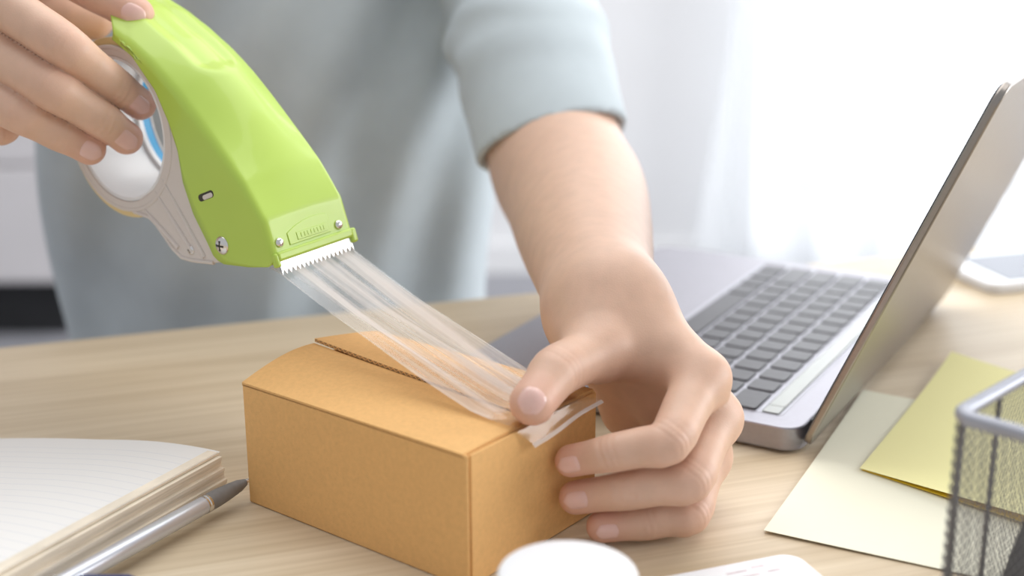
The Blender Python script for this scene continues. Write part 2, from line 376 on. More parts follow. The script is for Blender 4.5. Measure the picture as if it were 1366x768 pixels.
bslab('back_panel', .0006, BL, BW - T, BW, .0003, BH - .0004, bev=.0007)
bslab('end_panel', -.0002, T, .0028, BW - .0003, .0003, BH - .0010, bev=.0006)
bslab('end_panel', BL - T, BL + .0001, .0016, BW - .0008, .0003, BH - .0006)
bslab('inner_tuck_flap', .002, .040, .003, BW - .003, BH - .006, BH - .0048)
bslab('inner_tuck_flap', BL - .040, BL - .002, .003, BW - .003, BH - .006, BH - .0048)
def lift_near(s, t):       # near flap bulges, more at the far-left end
    k = s / BL
    return (.0005 + .0065 * k ** 1.3) * math.sin(min(1, t) * math.pi * .62)
def lift_far(s, t):
    k = s / BL
    return (lift_near(s, 1) + .0005 + .0018 * k) * (1 - t) ** .8
SW = .0485
def flap(name, w0, w1, lift, rev):
    n, m_ = 28, 18; up = np.zeros((n, m_, 3)); dn = np.zeros((n, m_, 3))
    for i in range(n):
        s = .0018 + (BL - .0018) * i / (n - 1)
        for j in range(m_):
            t = j / (m_ - 1); wj = w0 + (w1 - w0) * t
            z = BH + lift(s, (1 - t) if rev else t) if not rev else BH + lift(s, t)
            up[i, j] = bp(s, wj, z); dn[i, j] = bp(s, wj, z - T)
    v = np.concatenate([up.reshape(-1, 3), dn.reshape(-1, 3)]); f = []; q = n * m_
    I = lambda i, j: i * m_ + j
    for i in range(n - 1):
        for j in range(m_ - 1):
            f += [(I(i, j), I(i, j+1), I(i+1, j+1), I(i+1, j)), (q+I(i, j), q+I(i+1, j), q+I(i+1, j+1), q+I(i, j+1))]
    for i in range(n - 1):
        for j in (0, m_ - 1): f.append((I(i, j), I(i+1, j), q+I(i+1, j), q+I(i, j)))
    for j in range(m_ - 1):
        for i in (0, n - 1): f.append((I(i, j), I(i, j+1), q+I(i, j+1), q+I(i, j)))
    o = recalc(mesh(name, v, f, KRAFT, bx, smooth=True, sharp=50)); return o
flap('top_flap', 0, SW - .0008, lift_near, False)
flap('top_flap', SW - .0003, BW, lambda s, t: lift_far(s, t) , True)
# corrugated cut edge of the raised flap: fluted medium between two liners
n = 420; v = []; f = []
for i in range(n):
    s = .012 + (BL - .013) * i / (n - 1); z = BH + lift_far(s, 0) - T / 2; zz = .00062 * math.sin(s * 2 * math.pi / .0034)
    for dz in (-.00022, .00022):
        v += [bp(s, SW - .00062, z + zz + dz), bp(s, SW - .0003, z + zz + dz)]
for i in range(n - 1):
    a = 4 * i; b_ = a + 4
    f += [(a, a+1, b_+1, b_), (a+2, b_+2, b_+3, a+3), (a, b_, b_+2, a+2), (a+1, a+3, b_+3, b_+1)]
recalc(mesh('corrugated_edge', v, f, KRAFT, bx))
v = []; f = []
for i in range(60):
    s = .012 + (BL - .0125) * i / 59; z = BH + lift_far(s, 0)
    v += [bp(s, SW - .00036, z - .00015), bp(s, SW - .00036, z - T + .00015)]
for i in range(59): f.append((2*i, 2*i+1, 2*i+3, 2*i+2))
mesh('edge_shadow_core', v, f, FLUTE_SHADE, bx)  # darker sheet with the shade between the flutes put into its colour

# ------------------------------------------------------------------ tape dispenser (frame D: s along B1, z up, w along B2 about the box seam)
DO = BN + .057 * B2
def D(s, z, w_): return DO + s * B1 + w_ * B2 + (z + .04 * (w_ + .027)) * ZZ
ds = empty('tape_dispenser', tuple(DO + .16 * B1), 0, 'lime green hand tape dispenser held over the cardboard box', 'tape dispenser')
ds.location = (0, 0, 0)
ridge = np.array([(.1447, .1144), (.1482, .1240), (.1519, .1342), (.1590, .1430), (.1662, .1514), (.1770, .1612), (.1878, .1706), (.2000, .1810), (.2127, .1913), (.2215, .1977), (.2302, .2035), (.2450, .2118), (.2572, .2176)])
lower = np.array([(.1500, .1110), (.1640, .1085), (.1828, .1068), (.1870, .1078), (.1905, .1098), (.1945, .1160), (.2040, .1295), (.2105, .1450), (.2128, .1610), (.2182, .1745), (.2270, .1898), (.2438, .2058), (.2590, .2132)])
def resample(P_, n):
    d = np.r_[0, np.cumsum(np.linalg.norm(np.diff(P_, axis=0), axis=1))]; t = np.linspace(0, d[-1], n * 4)
    q = np.stack([np.interp(t, d, P_[:, k]) for k in range(2)], 1)
    for _ in range(10): q[1:-1] = .25 * q[:-2] + .5 * q[1:-1] + .25 * q[2:]
    d = np.r_[0, np.cumsum(np.linalg.norm(np.diff(q, axis=0), axis=1))]; t = np.linspace(0, d[-1], n)
    return np.stack([np.interp(t, d, q[:, k]) for k in range(2)], 1)
NS = 90
R_ = resample(ridge, NS)
arc = np.r_[0, np.cumsum(np.linalg.norm(np.diff(R_, axis=0), axis=1))]
# lower station matched by the pairs listed above
dr = np.r_[0, np.cumsum(np.linalg.norm(np.diff(ridge, axis=0), axis=1))]
Lw = np.stack([np.interp(arc / arc[-1] * dr[-1], dr, lower[:, k]) for k in range(2)], 1)
HWD = .0275
def sstep(a, b, x): t = np.clip((x - a) / (b - a), 0, 1); return t * t * (3 - 2 * t)
tang = np.gradient(R_, axis=0); tang /= np.linalg.norm(tang, axis=1)[:, None]
nrm = np.stack([-tang[:, 1], tang[:, 0]], 1)       # tang heads (+s,+z); outward of the top is (-s,+z)
wt = np.concatenate([-HWD + .0033 * (1 - np.cos(np.linspace(0, math.pi / 2, 6))), np.linspace(-HWD + .0033, HWD - .0033, 45)[1:-1], (HWD - .0033 * (1 - np.cos(np.linspace(0, math.pi / 2, 6))))[::-1]])
rows = []
for i in range(NS):
    a = arc[i]; r, l = R_[i], Lw[i]; row = []
    hc = .0115 * sstep(.012, .105, a) * (1 - .30 * sstep(.10, .15, a))
    back = .030 * sstep(.115, .152, a)             # rounded tail reaches further back in the middle
    din = l - r; dl = np.linalg.norm(din); din = din / dl
    fl = np.linspace(1, 0, 8)[:-1]
    for q in fl:
        o_ = min(.0035, dl * .35); p = r + din * (o_ + (dl - o_) * q)
        row.append(D(p[0], p[1], -HWD))
    for wj in wt:
        e = max(0, abs(wj) - (HWD - .0033)); dz = .0033 - math.sqrt(max(0, .0033 ** 2 - e ** 2))
        k = wj / HWD
        h = hc * (.75 * (1 - k * k) + .125 * (1 + math.cos(math.pi * k))) - dz * min(1, dl / .008)
        # thumb rest: scoop with a rounded tip at arc .098, open towards the tail
        xx = (a - .098) / .016; hw = .0150 * (math.sqrt(max(0, min(1, 1 - (1 - min(1, max(0, xx))) ** 2))))
        if hw > 0:
            wc = wj - .001
            h -= .0032 * sstep(0, 1, (hw - abs(wc)) / .0085) * sstep(0, 1, xx)
        p = r + nrm[i] * h + tang[i] * back * (1 - k * k)
        row.append(D(p[0], p[1], wj))
    for q in fl[::-1]:
        o_ = min(.0035, dl * .35); p = r + din * (o_ + (dl - o_) * q)
        row.append(D(p[0], p[1], HWD))
    rows.append(row)
shell = solid(grid('shell', np.array(rows), GREEN, ds), .0011, -1)
_bmn = shell.data.polygons[(len(rows) // 3) * (len(rows[0]) - 1) + len(rows[0]) // 2].normal
if _bmn.z < 0: shell.data.flip_normals()
# front lip and side nub
def fr_pt(q, w_, off=0.):       # q: 0 at the blade end, 1 at the crease of the front panel
    a = np.array([.1447, .1144]); b = np.array([.1519, .1342]); p = a + (b - a) * q; n_ = np.array([-(b - a)[1], (b - a)[0]]); n_ /= np.linalg.norm(n_)
    p = p + n_ * off; return D(p[0], p[1], w_)
def fframe(q, w0, off0=0.):
    c0 = fr_pt(q, w0, off0); ex = B2 + .04 * ZZ; ey = fr_pt(1, 0) - fr_pt(0, 0); ey = ey / np.linalg.norm(ey); ex = ex / np.linalg.norm(ex); ez = np.cross(ey, ex); 
    if ez @ (fr_pt(0, 0, .01) - fr_pt(0, 0)) < 0: ez = -ez
    return lambda x, y, z: c0 + x * ex + y * ey + z * ez
def blk(name, fn, x0, x1, y0, y1, z0, z1, m, parent, bev):
    v = [fn(x, y, z) for z in (z0, z1) for x, y in ((x0, y0), (x1, y0), (x1, y1), (x0, y1))]
    f = [(0, 3, 2, 1), (4, 5, 6, 7), (0, 1, 5, 4), (1, 2, 6, 5), (2, 3, 7, 6), (3, 0, 4, 7)]
    return bevel(recalc(mesh(name, v, f, m, parent)), bev, 3)
ff = fframe(0, 0)
blk('front_lip', ff, -.0255, .0255, -.0005, .0042, -.004, .0016, GREEN, ds, .0012)
blk('corner_nub', ff, .0245, .0285, -.0035, .004, -.003, .0012, GREEN, ds, .0012)
blk('corner_nub', ff, -.0272, -.0242, -.0030, .004, -.003, .0010, GREEN, ds, .0012)
# arched name plate with a recessed tablet and worn relief bars
def plate(name, poly, z0, z1, bev, m=GREEN, parent=None):
    n = len(poly); fp = fframe(0, 0)
    v = [fp(x, y, z0) for x, y in poly] + [fp(x, y, z1) for x, y in poly]
    f = [tuple(range(n)), tuple(range(n, 2*n))] + [(i, (i+1) % n, n+(i+1) % n, n+i) for i in range(n)]
    return bevel(recalc(mesh(name, v, f, m, parent)), bev, 2)
arch = [(-.0155, .0055), (.0125, .0055), (.0125, .0150)] + [(.0125 - .028 * t, .0150 + .0022 * math.sin(t * 1.9 + .2) - .0052 * t * t) for t in np.linspace(.08, 1, 12)]
pl = plate('name_plate', arch, -.001, .00045, .0003, GREEN, ds)
tb = plate('relief_tablet', [(-.010, .0068), (.0105, .0068), (.0105, .0108), (-.010, .0108)], .0002, .00075, .0002, GREEN, pl)
for x in (-.0075, -.0052, -.0030, -.0008, .0014, .0036, .0058, .0078):
    plate('relief_bar', [(x, .0077), (x + .0009, .0077), (x + .0009, .0099), (x, .0099)], .0006, .00098, .0001, GREEN, pl)
def rivet(name, fr, r, h, m, parent):
    prof = [(r, -.001), (r, 0)] + [(r * math.cos(t), h * math.sin(t)) for t in np.linspace(.1, math.pi / 2 - .02, 8)] + [(0, h)]
    return lathe(name, prof, m, parent, 24, frame=fr)
for q, w0 in ((.40, -.0215), (.36, .0185)): rivet('rivet', fframe(q, w0, .0004), .0024, .0013, STEEL, ds)
# side hardware
def sframe(s, z, w0, out=-1.):
    c0 = D(s, z, w0); return lambda x, y, zz: c0 + x * B1 + y * ZZ + zz * out * B2
def screw(name, fr, r, h, parent):
    o = rivet(name, fr, r, h, STEEL, parent)
    for k in range(2):
        a, b_ = (r * .55, r * .11) if k == 0 else (r * .11, r * .55)
        blk('cross_slot', fr, -a, a, -b_, b_, h * .55, h * 1.02, DARK, o, r * .03)
    return o
screw('pivot_screw', sframe(.1831, .1165, -HWD), .0048, .0019, ds)
slot = []
for t in np.linspace(-math.pi / 2, math.pi / 2, 9): slot.append((.0052 + .0022 * math.cos(t), .0022 * math.sin(t)))
for t in np.linspace(math.pi / 2, 3 * math.pi / 2, 9): slot.append((-.0052 + .0022 * math.cos(t), .0022 * math.sin(t)))
def capsule_plate(name, s, z, w0, ang, k, z0, z1, m, parent, bev=.0003):
    fr = sframe(s, z, w0); ca, sa = math.cos(ang), math.sin(ang); n = len(slot)
    P2 = [((x * ca - y * sa) * k, (x * sa + y * ca) * k) for x, y in slot]
    v = [fr(x, y, z0) for x, y in P2] + [fr(x, y, z1) for x, y in P2]
    f = [tuple(range(n)), tuple(range(n, 2*n))] + [(i, (i+1) % n, n+(i+1) % n, n+i) for i in range(n)]
    return bevel(recalc(mesh(name, v, f, m, parent)), bev)
sl = capsule_plate('lock_slot', .1930, .1405, -HWD, -.38, .85, -.001, .00012, DARK, ds, .0001)
capsule_plate('slot_slider', .1915, .1406, -HWD, -.38, .55, 0, .00045, FRAMEP, sl)
# blade with teeth
NT = 17; v = []; f = []
fb = fframe(0, 0, -.0008)
x0, x1 = -.0242, .0250
for j, zz in enumerate((0., -.0007)):
    for i in range(2 * NT + 1):
        x = x0 + (x1 - x0) * i / (2 * NT); v.append(fb(x, .0010, zz)); v.append(fb(x, -.0072 if i % 2 == 0 else -.0044, zz))
q = 2 * (2 * NT + 1)
for i in range(2 * NT):
    a = 2 * i; f += [(a, a+1, a+3, a+2), (q+a, q+a+2, q+a+3, q+a+1), (a+1, q+a+1, q+a+3, a+3), (a, a+2, q+a+2, q+a)]
recalc(mesh('blade', v, f, BLADE, ds))
# inner frame: ring cheeks and neck plates on both sides
CC = (.2635, .1658)
def ringpart(name, r0, r1, w0, w1, m, parent, n=72, bev=.0006):
    out = 1. if w1 > w0 else -1.
    c0 = D(CC[0], CC[1], 0)
    fr = lambda x, y, z: D(CC[0] + x, CC[1] + y, z)
    prof = [(r0, w0), (r1, w0), (r1, w1), (r0, w1), (r0, w0)]
    v = []; f = []
    for r, z in prof[:-1]:
        for k in range(n):
            a = 2 * math.pi * k / n; v.append(fr(r * math.cos(a), r * math.sin(a), z))
    for i in range(4):
        for k in range(n): f.append((i*n+k, i*n+(k+1) % n, ((i+1) % 4)*n+(k+1) % n, ((i+1) % 4)*n+k))
    o = recalc(mesh(name, v, f, m, parent))
    return bevel(o, bev)
neck = [(.2560, .1268), (.2560, .1222), (.2440, .1206), (.2375, .1178), (.2325, .1138), (.2261, .1082), (.2185, .1037), (.2120, .1032), (.1933, .1050), (.175, .109), (.178, .125), (.195, .150), (.2120, .1800), (.2280, .1830), (.2250, .1700), (.2262, .1540), (.2330, .1400)]
for sgn in (-1, 1):
    ringpart('ring_cheek', .0385, .0432, sgn * .0242, sgn * .0256, FRAMEP, ds, bev=.0004)
    ringpart('ring_bead', .0420, .0440, sgn * .0244, sgn * .0259, FRAMEP, ds, bev=.0004)
    n = len(neck); v = [D(s, z, sgn * .0238) for s, z in neck] + [D(s, z, sgn * .0254) for s, z in neck]
    f = [tuple(range(n)), tuple(range(n, 2*n))] + [(i, (i+1) % n, n+(i+1) % n, n+i) for i in range(n)]
    np_ = bevel(recalc(mesh('neck_plate', v, f, FRAMEP, ds)), .0006)
    for a, b_ in (((.2480, .1262), (.2205, .1085)), ((.2365, .1365), (.2090, .1080)), ((.2300, .1440), (.2000, .1070))):
        tube('rib', [D(a[0], a[1], sgn * .0253), D(.5*(a[0]+b_[0]), .5*(a[1]+b_[1]), sgn * .0253), D(b_[0], b_[1], sgn * .0252)], [.0006, .0014, .0015], FRAMEP, np_, 10)
    tube('edge_bead', [D(s, z, sgn * .0252) for s, z in ((.2560, .1225), (.2430, .1215), (.2370, .1180), (.2325, .1140), (.2255, .1075), (.2185, .1037), (.2100, .1036), (.1933, .1052))], .0011, FRAMEP, np_, 10)
screw('frame_screw', sframe(.2106, .1090, -.0255), .0026, .0010, ds)
box_ = [(.2185, .1037), (.1933, .1050), (.150, .1105), (.150, .1125), (.1933, .1075), (.2175, .1060)]
n = len(box_); v = [D(s, z, -.0225) for s, z in box_] + [D(s, z, .0225) for s, z in box_]
recalc(mesh('bottom_web', v, [tuple(range(n)), tuple(range(n, 2*n))] + [(i, (i+1) % n, n+(i+1) % n, n+i) for i in range(n)], FRAMEP, ds))
ringpart('hub', .0366, .0384, -.0252, .0160, COREP, ds, bev=.0005)
ringpart('hub_lip', .0345, .0366, .0128, .0162, COREP, ds, bev=.0006)
lathe('guide_roller', [(0, -.021), (.0042, -.021), (.0042, .021), (0, .021)], mat('amber_roller', (.70, .52, .28), .4, noise=(30, .1)), ds, 24, frame=lambda x, y, z: D(.1765 + x, .1092 + y, z))

# ------------------------------------------------------------------ tape roll with the strip pulled to the box
tr = empty('tape_roll', (0, 0, 0), 0, 'roll of clear packing tape with its loose strip stuck to the box edge', 'tape')
ringpart('tape_winding', .0402, .0476, -.0236, .0236, ROLLM, tr, n=96, bev=.0004)
ringpart('tape_core', .0386, .0402, -.0238, .0238, BLUEP, tr, n=72, bev=.0002)
nl, nw = 150, 72
path = [(.1520, .1095), (.1460, .1088), (.105, .0935), (.060, .0790), (.024, .0672), (.012, .0652), (.0015, .0642), (-.0006, .0633), (-.0012, .0610), (-.0022, .0570), (-.0040, .0535)]
pa = np.array(path); dd = np.r_[0, np.cumsum(np.linalg.norm(np.diff(pa, axis=0), axis=1))]
P = np.zeros((nl, nw, 3))
for i in range(nl):
    t = i / (nl - 1); a = t * dd[-1]; s, z = np.interp(a, dd, pa[:, 0]), np.interp(a, dd, pa[:, 1])
    sag = .0010 * math.sin(math.pi * min(1, a / dd[4])) if a < dd[4] else 0
    amp = .0012 * sstep(.02, .10, a) * (1 - sstep(dd[4], dd[6], a)) + .00008
    tail = sstep(dd[6], dd[-1], a)
    for j in range(nw):
        q = j / (nw - 1); w_ = -.0250 + .0500 * q
        con = 1 - .10 * sstep(.05, dd[4], a) * 0
        fold = amp * (math.sin(q * 15 + .6 * math.sin(t * 7)) + .35 * math.sin(q * 31 + 1.3 + 2 * t) + .7 * math.sin(q * 7 - 3 * t))
        zz = z - sag + fold * (0 if tail > 0 else 1)
        if tail == 0: zz = max(zz, BH + .0022 + .0 * s) if s < .03 else zz
        # lay the strip on the box where the thumb presses
        P[i, j] = bp(s - (.0012 + .0004 * math.sin(q * 7)) * tail * (1 + 1.2 * q), .057 + w_ * con + .0085 * tail, zz + .006 * tail * q + (.04 * (w_ + .027)) * (1 - sstep(0, dd[4], a)))
grid('tape_strip', P, TAPE, tr, uv=True)

# ------------------------------------------------------------------ laptop
LH0 = np.array([.1495, .6645, 0]); LY = 2.6186
# local frame: x towards the user (front), y along the hinge away from the camera side
lap = empty('laptop', tuple(LH0), 0, 'open space grey laptop with dark keys facing away to the left', 'laptop')
lap.matrix_world = Matrix(((math.cos(LY), math.sin(LY), 0, LH0[0]), (math.sin(LY), -math.cos(LY), 0, LH0[1]), (0, 0, -1, .0), (0, 0, 0, 1)))
# that frame has z down; keep a right-handed frame with z up by mirroring y instead
lap.matrix_world = Matrix.Translation(Vector(LH0)) @ Matrix.Rotation(LY, 4, 'Z')
# local: x to the front; y = -hinge direction, so the far end is at y = -.3041
LD, LW_ = .2124, .3041
base = prism('base', rrect(0, -LW_, LD, 0, .0115, 8), .0016, .0152, ALU, lap, .0012, 3)
for x, y in ((.02, -.02), (.02, -.284), (.19, -.02), (.19, -.284)):
    lathe('rubber_foot', [(0, 0), (.006, 0), (.006, .0018), (0, .0018)], CHAR, base, 20, frame=lambda a, b, c, x=x, y=y: (x + a, y + b, c))
kb = prism('keyboard_well', rrect(.0145, -LW_ + .0145, .1265, -.0145, .003, 4), .0150, .01535, WELL, lap)
prism('touch_strip_bezel', rrect(.0163, -LW_ + .0158, .0265, -.0153, .0014, 3), .0152, .01560, GLASS_BLACK, lap)
tbz = prism('touch_strip', rrect(.0169, -LW_ + .0165, .0259, -.0265, .0010, 3), .0153, .01585, TBAR, lap, .0002)
prism('power_key', rrect(.0169, -.0259, .0259, -.0159, .001, 3), .0153, .01590, TBAR, lap, .0002)
prism('trackpad', rrect(.1305, -LW_ / 2 - .067, .2085, -LW_ / 2 + .067, .004, 4), .0151, .01532, ALU, lap, .0001)
U = .01897; R0 = .0283; KG = .0028
rowsK = [[1]*13 + [1.5], [1.5] + [1]*13, [1.75] + [1]*11 + [1.75], [2.25] + [1]*10 + [2.25], [1]*3 + [1.25, 5, 1.25, 1, 1, 1, 1]]
kcache = {}
def key(xc, yc, wx, wy):
    k = (round(wx, 4), round(wy, 4))
    if k not in kcache:
        o = prism('key', rrect(-wx/2, -wy/2, wx/2, wy/2, .0016, 3), 0, .0013, KEYM, lap, .0003); kcache[k] = o
    else: o = dup(kcache[k], lap)
    o.location = (xc, yc, .0153)
for r, row in enumerate(rowsK):
    x = R0 + U * (r + .5); y = -LW_ + .0150            # the user's left end is the far end
    for i, wd in enumerate(row):
        yc = y + wd * U / 2; y += wd * U
        if r == 4 and i == 8:                           # up and down share one cell
            key(x - U/4, yc, U/2 - KG/2, wd * U - KG); key(x + U/4, yc, U/2 - KG/2, wd * U - KG)
        else: key(x, yc, U - KG, wd * U - KG)
LA = 1.171
def lidpt(x, y, z):        # x along lid height, y along hinge, z thickness outward
    ca, sa = math.cos(LA), math.sin(LA)
    return (-.0015 - x * ca - z * sa, y, .0062 + x * sa - z * ca)
def lidprism(name, poly, z0, z1, m, parent, bev):
    n = len(poly); v = [lidpt(x, y, z0) for x, y in poly] + [lidpt(x, y, z1) for x, y in poly]
    f = [tuple(range(n)), tuple(range(n, 2*n))] + [(i, (i+1) % n, n+(i+1) % n, n+i) for i in range(n)]
    o = recalc(mesh(name, v, f, m, parent)); return bevel(o, bev, 3) if bev else o
ld = lidprism('lid', rrect(0, -LW_, LD, 0, .0105, 8), -.0012, .0030, LIDM, lap, .0011)
lidprism('screen_glass', rrect(.006, -LW_ + .0025, LD - .0025, -.0025, .008, 6), -.0019, -.0011, GLASS_BLACK, ld, 0)
tube('hinge', [(.001, -.020, .0105), (.001, -LW_ + .020, .0105)], .0042, CHAR, lap, 14)

# ------------------------------------------------------------------ notebook and pen
ND = np.array([-.478, -.878, 0]); NP_ = np.array([-.905, .425, 0]); NC = np.array([-.1440, .6235, 0])     # fore-edge direction, towards the spine, far fore-edge corner
def nb(k, e, z): return NC + k * NP_ + e * ND + z * ZZ
nbk = empty('notebook', (0, 0, 0), 0, 'thick open notebook with ruled cream pages at the lower left', 'notebook')
NWD, NLN = .150, .200
def slabgrid(name, m, z_top, z_bot, k0, k1, e0, e1, parent, nk=40, ne=8, off=None):
    v = []; f = []
    for lvl in (0, 1):
        for i in range(nk):
            for j in range(ne):
                k = k0 + (k1 - k0) * i / (nk - 1); e = e0 + (e1 - e0) * j / (ne - 1)
                z = (z_top if lvl == 0 else z_bot)(k)
                kk = k + (off(z) if off else 0)
                v.append(nb(kk, e, z))
    q = nk * ne; I = lambda i, j: i * ne + j
    for i in range(nk - 1):
        for j in range(ne - 1): f += [(I(i,j), I(i,j+1), I(i+1,j+1), I(i+1,j)), (q+I(i,j), q+I(i+1,j), q+I(i+1,j+1), q+I(i,j+1))]
    for i in range(nk - 1):
        for j in (0, ne - 1): f.append((I(i,j), I(i+1,j), q+I(i+1,j), q+I(i,j)))
    for j in range(ne - 1):
        for i in (0, nk - 1): f.append((I(i,j), I(i,j+1), q+I(i,j+1), q+I(i,j)))
    return recalc(mesh(name, v, f, m, parent, smooth=True, sharp=40))
def ptop(k): 
    t = min(1, max(0, k / NWD)); return .0225 + .0010 * math.sin(math.pi * min(1, t * 2)) - .0200 * t ** 1.5 
box_z = lambda c: (lambda k: c)
slabgrid('cover', COVERM, box_z(.0022), box_z(.0002), -.004, NWD + .008, -.003, NLN + .003, nbk)
slabgrid('page_block', PAPER_EDGE, lambda k: ptop(k) - .0004, box_z(.0023), .001, NWD, 0, NLN, nbk, off=lambda z: -.0035 * math.sin(z * 420) * .35 + (.0225 - z) * -.18)
# loose fanned sheets along the fore-edge
for c in range(9):
    zf = .0045 + .0020 * c
    slabgrid('page', PAPER_EDGE, lambda k, zf=zf: zf + .0017 + .0010 * math.exp(-((k / .012) ** 2)), lambda k, zf=zf: zf + .0010 * math.exp(-((k / .012) ** 2)), -.0028 - .0012 * math.sin(c * 2.1) + .0002 * c, .012, .0002 * c, NLN - .001, nbk, nk=8, ne=3)
n, m_ = 44, 24; P = np.zeros((n, m_, 3))
for i in range(n):
    for j in range(m_): k = NWD * j / (m_ - 1); P[i, j] = nb(k - .0005 * (1 - j / (m_ - 1)), NLN * i / (n - 1), ptop(k) + .0004)
grid('top_page', P, PAGE, nbk, uv=True)
slabgrid('left_cover', COVERM, box_z(.0022), box_z(.0002), NWD + .010, 2 * NWD + .018, -.003, NLN + .003, nbk)
slabgrid('left_pages', PAPER_EDGE, lambda k: .0023 + .004 * math.sin(math.pi * min(1, max(0, (k - NWD - .01) / NWD)) ** .6), box_z(.0023), NWD + .010, 2 * NWD + .010, 0, NLN, nbk)

pn = empty('pen', (0, 0, 0), 0, 'silver ballpoint pen with grey rubber grip beside the notebook', 'pen')
pt0 = pz(331, 637, .0095); pt1 = pz(88, 768, .0098); pd = pt1 - pt0; pd[2] = 0; pd /= np.linalg.norm(pd)
pe1 = np.cross(ZZ, pd)
pfr = lambda x, y, z: pt0 + pd * z + pe1 * x + ZZ * y
PR = .0042
lathe('tip', [(0, 0), (.0009, .0006), (.0018, .004)], STEEL, pn, 20, frame=pfr)
lathe('grip', [(.0018, .0035), (.0030, .008), (.0038, .016), (.0043, .024), (.0043, .030), (0, .030)], GRIPM, pn, 28, frame=pfr)
lathe('ring', [(0, .0300), (.0045, .0300), (.0045, .0312), (.0041, .0316), (.0045, .0320), (.0045, .0330), (0, .0330)], STEEL, pn, 28, frame=pfr)
brl = lathe('barrel', [(0, .0330), (PR, .0330), (PR + .0002, .06), (PR, .150), (.0034, .158), (0, .158)], PENM, pn, 28, frame=pfr)
lathe('push_button', [(0, .158), (.0020, .158), (.0020, .168), (0, .1685)], STEEL, pn, 20, frame=pfr)
blk('pocket_clip', pfr, -.0015, .0015, .0052, .0062, .122, .157, STEEL, brl, .0003)

bpn = empty('ink_pen', (0, 0, 0), 0, 'navy blue pen cap peeking in at the lower left edge', 'pen')
q0 = pz(118, 779, .006); q1 = pz(188, 780, .006); qd = q1 - q0; qd /= np.linalg.norm(qd); qe = np.cross(ZZ, qd)
qf = lambda x, y, z: q0 + qd * z + qe * x + ZZ * y
lathe('barrel', [(0, -.09), (.0042, -.089), (.0045, -.02), (.0045, 0), (0, 0)], NAVY, bpn, 24, frame=qf)
lathe('cap', [(0, -.012), (.0054, -.012), (.0056, .016), (.0040, .021), (0, .022)], NAVY, bpn, 24, frame=qf)

# ------------------------------------------------------------------ paper notes
def sheet(name, a, b, d, z0, curl, m, label, cat, parent=None):
    "a: near-left corner, b: far-left corner, d: direction vector of the other side"
    n = 30; P = np.zeros((n, n, 3))
    for i in range(n):
        for j in range(n):
            t, q = i / (n - 1), j / (n - 1)
            p = a + (b - a) * t + d * q; P[i, j] = [p[0], p[1], z0 + curl(t, q)]
    o = grid(name, P, m, parent, smooth=False); solid(o, .00018)
    if label: tag(o, label, cat)
    return o
a = pz(1016, 712, .0006); b_ = pz(1150, 527, .0006); ab = b_ - a; pd_ = np.array([ab[1], -ab[0], 0])
sheet('paper_note', a, b_, pd_ * .72, .0006, lambda t, q: .0016 * (1 - q) ** 3 * t ** 3 + .0008 * (1 - t) ** 2 * (1 - q) ** 2, PALE, 'pale cream note sheet lying partly under the bright yellow one', 'paper note')
ya = pz(1145, 628, .0022); yb = pz(1268, 478, .0035); yab = yb - ya; yd = pz(1345, 690, .0048) - ya; yd[2] = 0
ypad = empty('sticky_note', (0, 0, 0), 0, 'bright yellow sticky note overlapping the pale cream sheet', 'sticky note')
sheet('note_sheet', ya, yb, yd * 1.28, .0018, lambda t, q: .0045 * (1 - t) ** 3 * min(1, .08 + 1.1 * q) + .004 * t ** 4 * (1 - q) ** 2, YELL, None, None, ypad)
sheet('note_shade_sheet', ya + .015 * yd + .002 * yab, yb, yd * 1.2, .0013, lambda t, q: .0012 * (1 - t) ** 3 * min(1, .08 + 1.1 * q), NOTE_SHADE, None, None, ypad)  # added orange sheet; the tinted shadow under the raised edge is its colour

